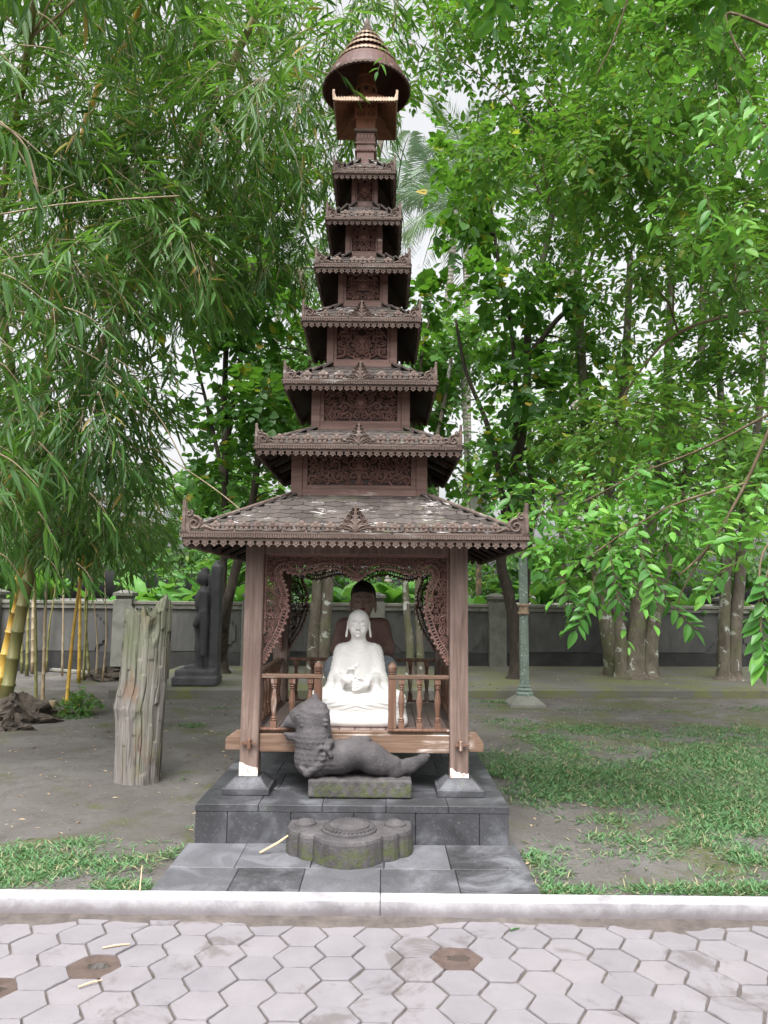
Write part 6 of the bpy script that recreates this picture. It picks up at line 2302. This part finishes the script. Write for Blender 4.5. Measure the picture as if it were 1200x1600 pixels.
# ---- bananas behind the wall
def banana_leaf_mesh(seed):
    r = random.Random(seed)
    m = MB()
    n = 16
    vs, fs = [], []
    for i in range(n + 1):
        t = i / n
        w = (0.19 * math.sin(math.pi * min(1, 0.06 + 0.94 * t)) ** 0.55 if 0 < t < 1 else 0.012) * (1 + r.uniform(-0.06, 0.03))
        y = t * (1 - 0.18 * t)
        z = 0.12 * t - 0.42 * t * t
        up = w * 0.35
        tear = -0.05 * (r.random() < 0.3)
        vs += [(-w, y - 0.03 + tear, z + up + r.uniform(-0.01, 0.01)), (-w * 0.5, y, z + up * 0.7), (0, y, z - 0.004), (w * 0.5, y, z + up * 0.7), (w, y - 0.03 + tear, z + up + r.uniform(-0.01, 0.01))]
    for i in range(n):
        for k in range(4):
            a = i * 5 + k
            fs.append((a, a + 1, a + 6, a + 5))
    m.add(vs, fs)
    me = m.mesh('leaf')
    at = me.attributes.new('rnd', 'FLOAT', 'POINT')
    at.data.foreach_set('value', np.full(len(me.vertices), r.random(), np.float32))
    me.materials.append(MATS['banana_leaf'])
    me.polygons.foreach_set('use_smooth', [True] * len(me.polygons))
    return me


BLV = [banana_leaf_mesh(i) for i in range(5)]
BAN = [(215, 17.4, 'banana plant above the wall behind the log'), (268, 17.0, 'leafy banana plant above the wall left of the standing figure'), (318, 18.2, 'banana plant directly behind the standing figure'), (385, 17.2, 'banana plant above the wall by the left pagoda post'), (455, 18.6, 'banana plant above the wall between left post and twin trunks'),
       (535, 17.4, 'banana plant above the wall left of the brown statue head'), (610, 18.8, 'banana plant above the wall right of the brown statue head'), (668, 17.4, 'banana plant above the wall inside the right pagoda post'), (748, 17.2, 'banana plant above the wall just right of the pagoda'), (850, 18.2, 'banana plant above the wall behind the lamp post'),
       (925, 17.4, 'banana plant above the wall left of the many-stemmed tree'), (1075, 17.6, 'banana plant above the wall between the right trees'), (1175, 17.2, 'banana plant above the wall at the right edge'), (150, 18.4, 'banana plant behind the thin bamboo stems'), (60, 17.8, 'banana plant behind the wall at the left edge')]
for px, Y, lab in BAN:
    b = P(px, 1000, Y)
    b.z = -0.01
    root = thing('banana_plant', lab, 'banana plant', b, random.uniform(0, 6), 'banana plants behind the wall')
    hgt = random.uniform(0.95, 1.45)
    link('pseudostem', MB().tube([(0, 0, 0), (0.02, 0, hgt * 0.6), (0.0, 0.02, hgt)], [0.12, 0.09, 0.06], 10), 'green_culm', root, smooth=True)
    nl = random.randint(8, 10)
    for i in range(nl):
        a = i * 2.4 + random.uniform(-0.3, 0.3)
        el = R(random.uniform(25, 78))
        o = bpy.data.objects.new('leaf', random.choice(BLV))
        COL.objects.link(o)
        o.parent = root
        L = random.uniform(1.0, 1.55)
        o.matrix_local = Matrix.Translation((0, 0, hgt - random.uniform(0, 0.25))) @ Matrix.Rotation(a, 4, 'Z') @ Matrix.Rotation(el, 4, 'X') @ Matrix.Rotation(R(random.uniform(-30, 30)), 4, 'Y') @ Matrix.Scale(L, 4)

# ---- coconut palms far behind
def frond_mesh(seed):
    r = random.Random(seed)
    V, F = [], []
    n = 34
    pts = []
    for i in range(n + 1):
        t = i / n
        pts.append((0, t * (1 - 0.25 * t), 0.25 * t - 0.62 * t * t))
    m = MB()
    m.tube([Vector(p) for p in pts[::4] + [pts[-1]]], [0.011 * (1 - 0.09 * i) for i in range(len(pts[::4]) + 1)], 4)
    for i in range(3, n + 1):
        t = i / n
        L = 0.3 * math.sin(math.pi * (0.12 + 0.84 * t)) ** 0.7
        x0, y0, z0 = pts[i]
        for s in (-1, 1):
            dx, dy, dz = s * 0.75, 0.45, -0.45 - r.uniform(0, 0.5)
            ll = L * r.uniform(0.85, 1.1)
            m.add([(x0, y0 - 0.008, z0), (x0 + dx * ll * 0.5, y0 + dy * ll * 0.5 - 0.009, z0 + dz * ll * 0.35), (x0 + dx * ll, y0 + dy * ll, z0 + dz * ll), (x0 + dx * ll * 0.5, y0 + dy * ll * 0.5 + 0.011, z0 + dz * ll * 0.35)], [(0, 1, 2, 3)])
    me = m.mesh('frond')
    at = me.attributes.new('rnd', 'FLOAT', 'POINT')
    at.data.foreach_set('value', np.full(len(me.vertices), r.random(), np.float32))
    me.materials.append(MATS['palm_leaf'])
    return me


FRD = [frond_mesh(i) for i in range(3)]
for (bx, tx, ty, Y, lab) in ((668, 712, 330, 27, 'coconut palm with leaning pale trunk right behind the pagoda'), (732, 728, 250, 33, 'tall coconut palm farther back right of the pagoda'), (604, 620, 300, 30, 'coconut palm mostly hidden behind the pagoda shaft'), (400, 440, 430, 34, 'coconut palm left of the pagoda behind the trees'), (905, 893, 300, 29, 'coconut palm with pale trunk behind the right-hand trees')):
    b = P(bx, 960, Y)
    b.z = -0.01
    top = P(tx, ty, Y)
    root = thing('coconut_palm', lab, 'palm tree', b, 0, 'coconut palms in the distance')
    mid = b.lerp(top, 0.5) + Vector(((b.x - top.x) * 0.12, 0, 0))
    ps = curve_pts([b, mid, top], 6)
    link('trunk', MB().tube([q - b for q in ps], [0.2 - 0.006 * i for i in range(len(ps))], 10), 'palm_bark', root, smooth=True)
    for i in range(15):
        a = i * 2.399
        el = R(70 - 6.5 * i + random.uniform(-6, 6))
        o = bpy.data.objects.new('frond', FRD[i % 3])
        COL.objects.link(o)
        o.parent = root
        o.matrix_local = Matrix.Translation(top - b) @ Matrix.Rotation(a, 4, 'Z') @ Matrix.Rotation(el, 4, 'X') @ Matrix.Scale(random.uniform(3.2, 4.2), 4)

# ---- trees of the garden beyond the wall
FAR = [(20, 760, 22, 1.3, 'pale green garden tree beyond the wall at far left'), (355, 800, 24, 1.0, 'pale green garden tree beyond the wall left of the pagoda'), (430, 620, 26, 1.3, 'tall thin garden tree beyond the wall behind the left eaves'), (560, 740, 23, 1.4, 'garden tree beyond the wall directly behind the pagoda'), (690, 860, 23, 0.9, 'low garden tree beyond the wall by the right pagoda post'),
       (810, 700, 25, 1.5, 'garden tree beyond the wall behind the curved trunk'), (960, 690, 24, 1.9, 'broad garden tree beyond the wall behind the many-stemmed tree'), (1120, 700, 23, 1.9, 'broad garden tree beyond the wall near the right edge'), (722, 560, 26, 1.15, 'slim garden tree beyond the wall filling the gap right of the tower')]
for (px, py, Y, rr, lab) in FAR:
    c = P(px, py, Y)
    b = Vector((c.x + random.uniform(-0.5, 0.5), Y, -0.01))
    cl = []
    for _ in range(11):
        q = c + Vector((random.uniform(-1, 1) * rr, random.uniform(-1, 1) * rr, random.uniform(-1.3, 1.0) * rr))
        cl.append((q, rr * random.uniform(0.4, 0.6)))
    tree('garden_tree', lab, b, [([b, b.lerp(c, 0.5) + Vector((0.2, 0, 0)), c, c + Vector((0.1, 0, rr))], 0.14, 0.04)], cl, 'ovate', 0.26, 'far_leaf', 'palm_bark', 7, 0.7, 34, 'garden trees beyond the wall', 0.035)
# hedge mass just over the wall
hd = Vector((0, 19.8, 0))
HG = tag(bpy.data.objects.new('undergrowth', None), 'dense green undergrowth beyond the boundary wall', 'undergrowth', kind='stuff')
HG.location = hd
COL.objects.link(HG)
cr = Crown()
for c, r in grid(-40, 1260, 855, 945, 48, 19, 22, 0.5, 0.8, None, 0.8):
    cr.clump(c, r, 34, 'ovate', 0.24, 7, 0.55, 0.3, 0.8, 0.1, 0.5)
for c, r in grid(0, 300, 760, 860, 70, 19, 22, 0.5, 0.8, None, 0.6):
    cr.clump(c, r, 30, 'ovate', 0.22, 7, 0.5, 0.3, 0.8, 0.1, 0.5)
cr.build(HG, hd, 'far_leaf', 'foliage')


# ------------------------------------------------------------------ grass, small plants, litter
def proj_np(x, y, z=0.0):
    v = np.stack([x, y, np.full_like(x, z - EYE)], -1)
    d = v @ _f
    return 600 + FPX * (v @ _r) / d, 800 - FPX * (v @ _u) / d


def ell_mask(X, Y, px, py, rx, ry):
    """soft patch centred on a ground point, radii in metres"""
    c = G(px, py)
    return np.clip(1.35 - np.sqrt(((X - c.x) / rx) ** 2 + ((Y - c.y) / ry) ** 2), 0, 1)


def gz(x, y):
    """height of the earth"""
    z = (fbm(x * 0.9, y * 0.9, 3) - 0.5) * 0.05 + (fbm(x * 5, y * 5, 8) - 0.5) * 0.014 - 0.008
    return z


NC = 330000
gx_ = rng.uniform(-4.6, 8.5, NC)
gy_ = 3.99 + (11.75 - 3.99) * rng.random(NC) ** 1.6
m_ = np.zeros(NC)
for (px, py, rx, ry, s) in ((1000, 1215, 1.7, 1.2, 1.0), (1150, 1230, 1.6, 1.2, 1.0), (880, 1200, 0.9, 1.0, 0.95), (1060, 1330, 1.2, 0.5, 0.55), (1160, 1190, 1.3, 1.0, 1.0), (860, 1160, 0.55, 0.75, 0.9), (900, 1240, 0.75, 0.55, 1.0), (1150, 1280, 0.8, 0.55, 0.9), (960, 1280, 0.6, 0.25, 0.7), (1080, 1310, 0.35, 0.2, 0.9), (1180, 1340, 0.45, 0.35, 0.8), (1100, 1388, 1.2, 0.1, 0.9), (900, 1390, 0.35, 0.1, 0.9), (835, 1340, 0.16, 0.3, 0.8), (870, 1365, 0.25, 0.14, 0.55), (960, 1340, 0.3, 0.12, 0.35),
                            (940, 1140, 1.2, 0.5, 0.8), (1150, 1145, 1.3, 0.7, 0.75), (1040, 1092, 3.2, 0.22, 0.75), (1010, 1110, 1.5, 0.2, 0.4), (1180, 1108, 0.9, 0.25, 0.5), (770, 1097, 0.5, 0.18, 0.8), (800, 1125, 0.5, 0.25, 0.5), (760, 1105, 0.5, 0.2, 0.4),
                            (60, 1345, 0.75, 0.34, 1.0), (130, 1320, 0.3, 0.18, 0.8), (20, 1360, 0.7, 0.3, 1.0), (190, 1385, 0.3, 0.12, 0.9), (262, 1335, 0.12, 0.16, 0.7), (215, 1318, 0.22, 0.09, 0.55), (170, 1300, 0.15, 0.08, 0.45), (295, 1132, 0.42, 0.2, 0.75), (375, 1092, 0.4, 0.15, 0.6), (330, 1105, 0.5, 0.15, 0.4), (300, 1295, 0.07, 0.1, 0.6), (275, 1218, 0.3, 0.12, 0.35), (110, 1120, 0.35, 0.2, 0.8), (250, 1215, 0.2, 0.1, 0.3)):
    m_ = np.maximum(m_, s * ell_mask(gx_, gy_, px, py, rx, ry))
cl_ = fbm(gx_ * 2.6, gy_ * 2.6, 31) * 0.6 + fbm(gx_ * 8, gy_ * 8, 47) * 0.4
keepm = (cl_ + (m_ - 0.5) * 0.5 + rng.normal(0, 0.11, NC) > 0.53) & (m_ > 0.12) & ~((abs(gx_ - (-0.18)) < 1.04) & (gy_ < 6.95)) & (rng.random(NC) < np.clip(0.25 + 0.75 * m_, 0, 1))
gx_, gy_ = gx_[keepm], gy_[keepm]
lim = gy_ < 11.62 + 0.07 * (gx_ + 2.9) - 0.02
gx_, gy_ = gx_[lim], gy_[lim]
N = len(gx_)
k = 2
px_ = np.repeat(gx_, k) + rng.normal(0, 0.02, N * k)
py_ = np.repeat(gy_, k) + rng.normal(0, 0.012, N * k)
az = rng.uniform(0, 2 * np.pi, N * k)
el = rng.uniform(0.05, 0.8, N * k)
Lb = rng.uniform(0.022, 0.07, N * k) * (0.75 + 0.6 * fbm(px_ * 1.5, py_ * 1.5, 77))
d = np.stack([np.cos(az) * np.cos(el), np.sin(az) * np.cos(el), np.sin(el)], -1)
pos = np.stack([px_, py_, gz(px_, py_) - 0.002], -1)
V, F, r_ = leaves(pos, d, np.tile([0.0, 0.0, 1.0], (N * k, 1)) + rng.normal(0, 0.2, (N * k, 3)), Lb, np.full(N * k, 0.12), 'thin')
tag(link('grass', np_mesh('grass', V, F, r_), 'grass_blade'), 'patchy creeping grass on the bare earth', kind='stuff')
print('grass blades', N * k)

# pebbles and crumbs of earth
NP = 3500
qx = rng.uniform(-4.0, 5.5, NP)
qy = 4.02 + 7.4 * rng.random(NP) ** 1.7
ok = ~((abs(qx + 0.18) < 1.06) & (qy < 6.95))
qx, qy = qx[ok], qy[ok]
rs = rng.uniform(0.003, 0.009, len(qx)) * (1 + 1.2 * (rng.random(len(qx)) < 0.05))
oct_ = np.array([(1, 0, 0), (0.2, 0.9, 0), (-1, 0.1, 0), (-0.1, -1, 0), (0, 0, 0.8), (0, 0, -0.5)])
V = np.stack([qx, qy, gz(qx, qy)], -1)[:, None, :] + oct_[None] * rs[:, None, None] * rng.uniform(0.7, 1.3, (len(qx), 6, 3))
F = (np.array([(0, 1, 4), (1, 2, 4), (2, 3, 4), (3, 0, 4), (1, 0, 5), (2, 1, 5), (3, 2, 5), (0, 3, 5)])[None] + (np.arange(len(qx)) * 6)[:, None, None]).reshape(-1, 3)
tag(link('pebbles', np_mesh('pebbles', V.reshape(-1, 3), F), 'pillar_concrete'), 'small grey pebbles and crumbs scattered over the earth', kind='stuff')

# fallen leaves and chips
NL = 1500
lx = rng.uniform(-4.5, 8, NL)
ly = 4.1 + 11 * rng.random(NL)
ok = ~((abs(lx + 0.18) < 1.05) & (ly < 6.95))
lx, ly = lx[ok], ly[ok]
tl = ly > 11.62 + 0.07 * (lx + 2.9) + 0.05
lz = np.where(tl & (lx > -4.1), 0.124, gz(lx, ly) + 0.004)
az = rng.uniform(0, 2 * np.pi, len(lx))
d = np.stack([np.cos(az), np.sin(az), rng.uniform(-0.05, 0.15, len(lx))], -1)
V, F, r_ = leaves(np.stack([lx, ly, lz], -1), d, np.tile([0.0, 0.0, 1.0], (len(lx), 1)) + rng.normal(0, 0.25, (len(lx), 3)), rng.uniform(0.015, 0.06, len(lx)), rng.uniform(0.15, 0.5, len(lx)), 'ovate')
tag(link('leaf_litter', np_mesh('leaf_litter', V, F, r_), 'litter'), 'small fallen leaves scattered on earth and terrace', kind='stuff')

# root mounds under the bamboo
t = NT('root_earth')
p = t.pos()
n1 = t.noise(p, 9, 5, 0.7)
t.finish(t.ramp(n1, [(0.35, (0.03, 0.024, 0.02)), (0.6, (0.085, 0.07, 0.055)), (0.8, (0.16, 0.15, 0.09))]), 0.95, n1, 0.6, 0.03)
for (px, py, sx, sz, lab) in ((25, 1128, 0.42, 0.28, 'mossy mound of dark bamboo roots at the left edge'), (62, 1122, 0.22, 0.17, 'small dark root stub at the foot of the slim bamboos'), (165, 1062, 0.45, 0.2, 'dark heap of old bamboo roots near the wall'), (20, 1140, 0.2, 0.16, 'mossy stone in front of the leaning bamboo')):
    c = G(px, py, 0)
    m = MB()
    rr = random.Random(px)
    n1_, n2_ = 26, 12
    vs, fs = [], []
    for i in range(n2_ + 1):
        ph = i / n2_ * math.pi / 2
        for k_ in range(n1_):
            a = 2 * math.pi * k_ / n1_
            w = 1 + 0.25 * math.sin(5 * a + i) + 0.2 * math.sin(9 * a + px) * math.sin(i * 1.3) + rr.uniform(-0.1, 0.1)
            vs.append((sx * math.cos(ph) * math.cos(a) * w, sx * 0.7 * math.cos(ph) * math.sin(a) * w, -0.03 + sz * math.sin(ph) * (1 + 0.35 * math.sin(3 * a + px) + rr.uniform(-0.15, 0.15) * (i < n2_))))
    for i in range(n2_):
        for k_ in range(n1_):
            a, b = i * n1_ + k_, i * n1_ + (k_ + 1) % n1_
            fs.append((a, b, b + n1_, a + n1_))
    fs.append(tuple(range(n2_ * n1_, (n2_ + 1) * n1_)))
    m.add(vs, fs)
    o = tag(link('root_mound', m, 'root_earth'), lab, 'root mound', 'root mounds under the bamboo')
    o.location = c
c = G(80, 1120, 0)
tag(link('bamboo_stub', MB().tube([(0, 0, -0.02), (0.005, 0, 0.1), (0.01, 0, 0.2)], [0.05, 0.048, 0.047], 12), 'tan_culm'), 'short cut bamboo stub beside the slim stems', 'bamboo stub').location = c
c = G(115, 1118, 0)
SH = thing('low_shrub', 'low green plant at the foot of the yellow bamboo stem', 'shrub', c)
cr = Crown()
cr.clump(c + Vector((0.05, 0, 0.08)), 0.3, 60, 'ovate', 0.05, 7, 0.14, 0.1, 0.3, -0.3, 0.6)
cr.clump(c + Vector((0.12, 0.05, 0.2)), 0.12, 30, 'ovate', 0.05, 7, 0.14, 0.1, 0.8, -0.3, 0.6)
cr.build(SH, c, 'broad_leaf', 'foliage')
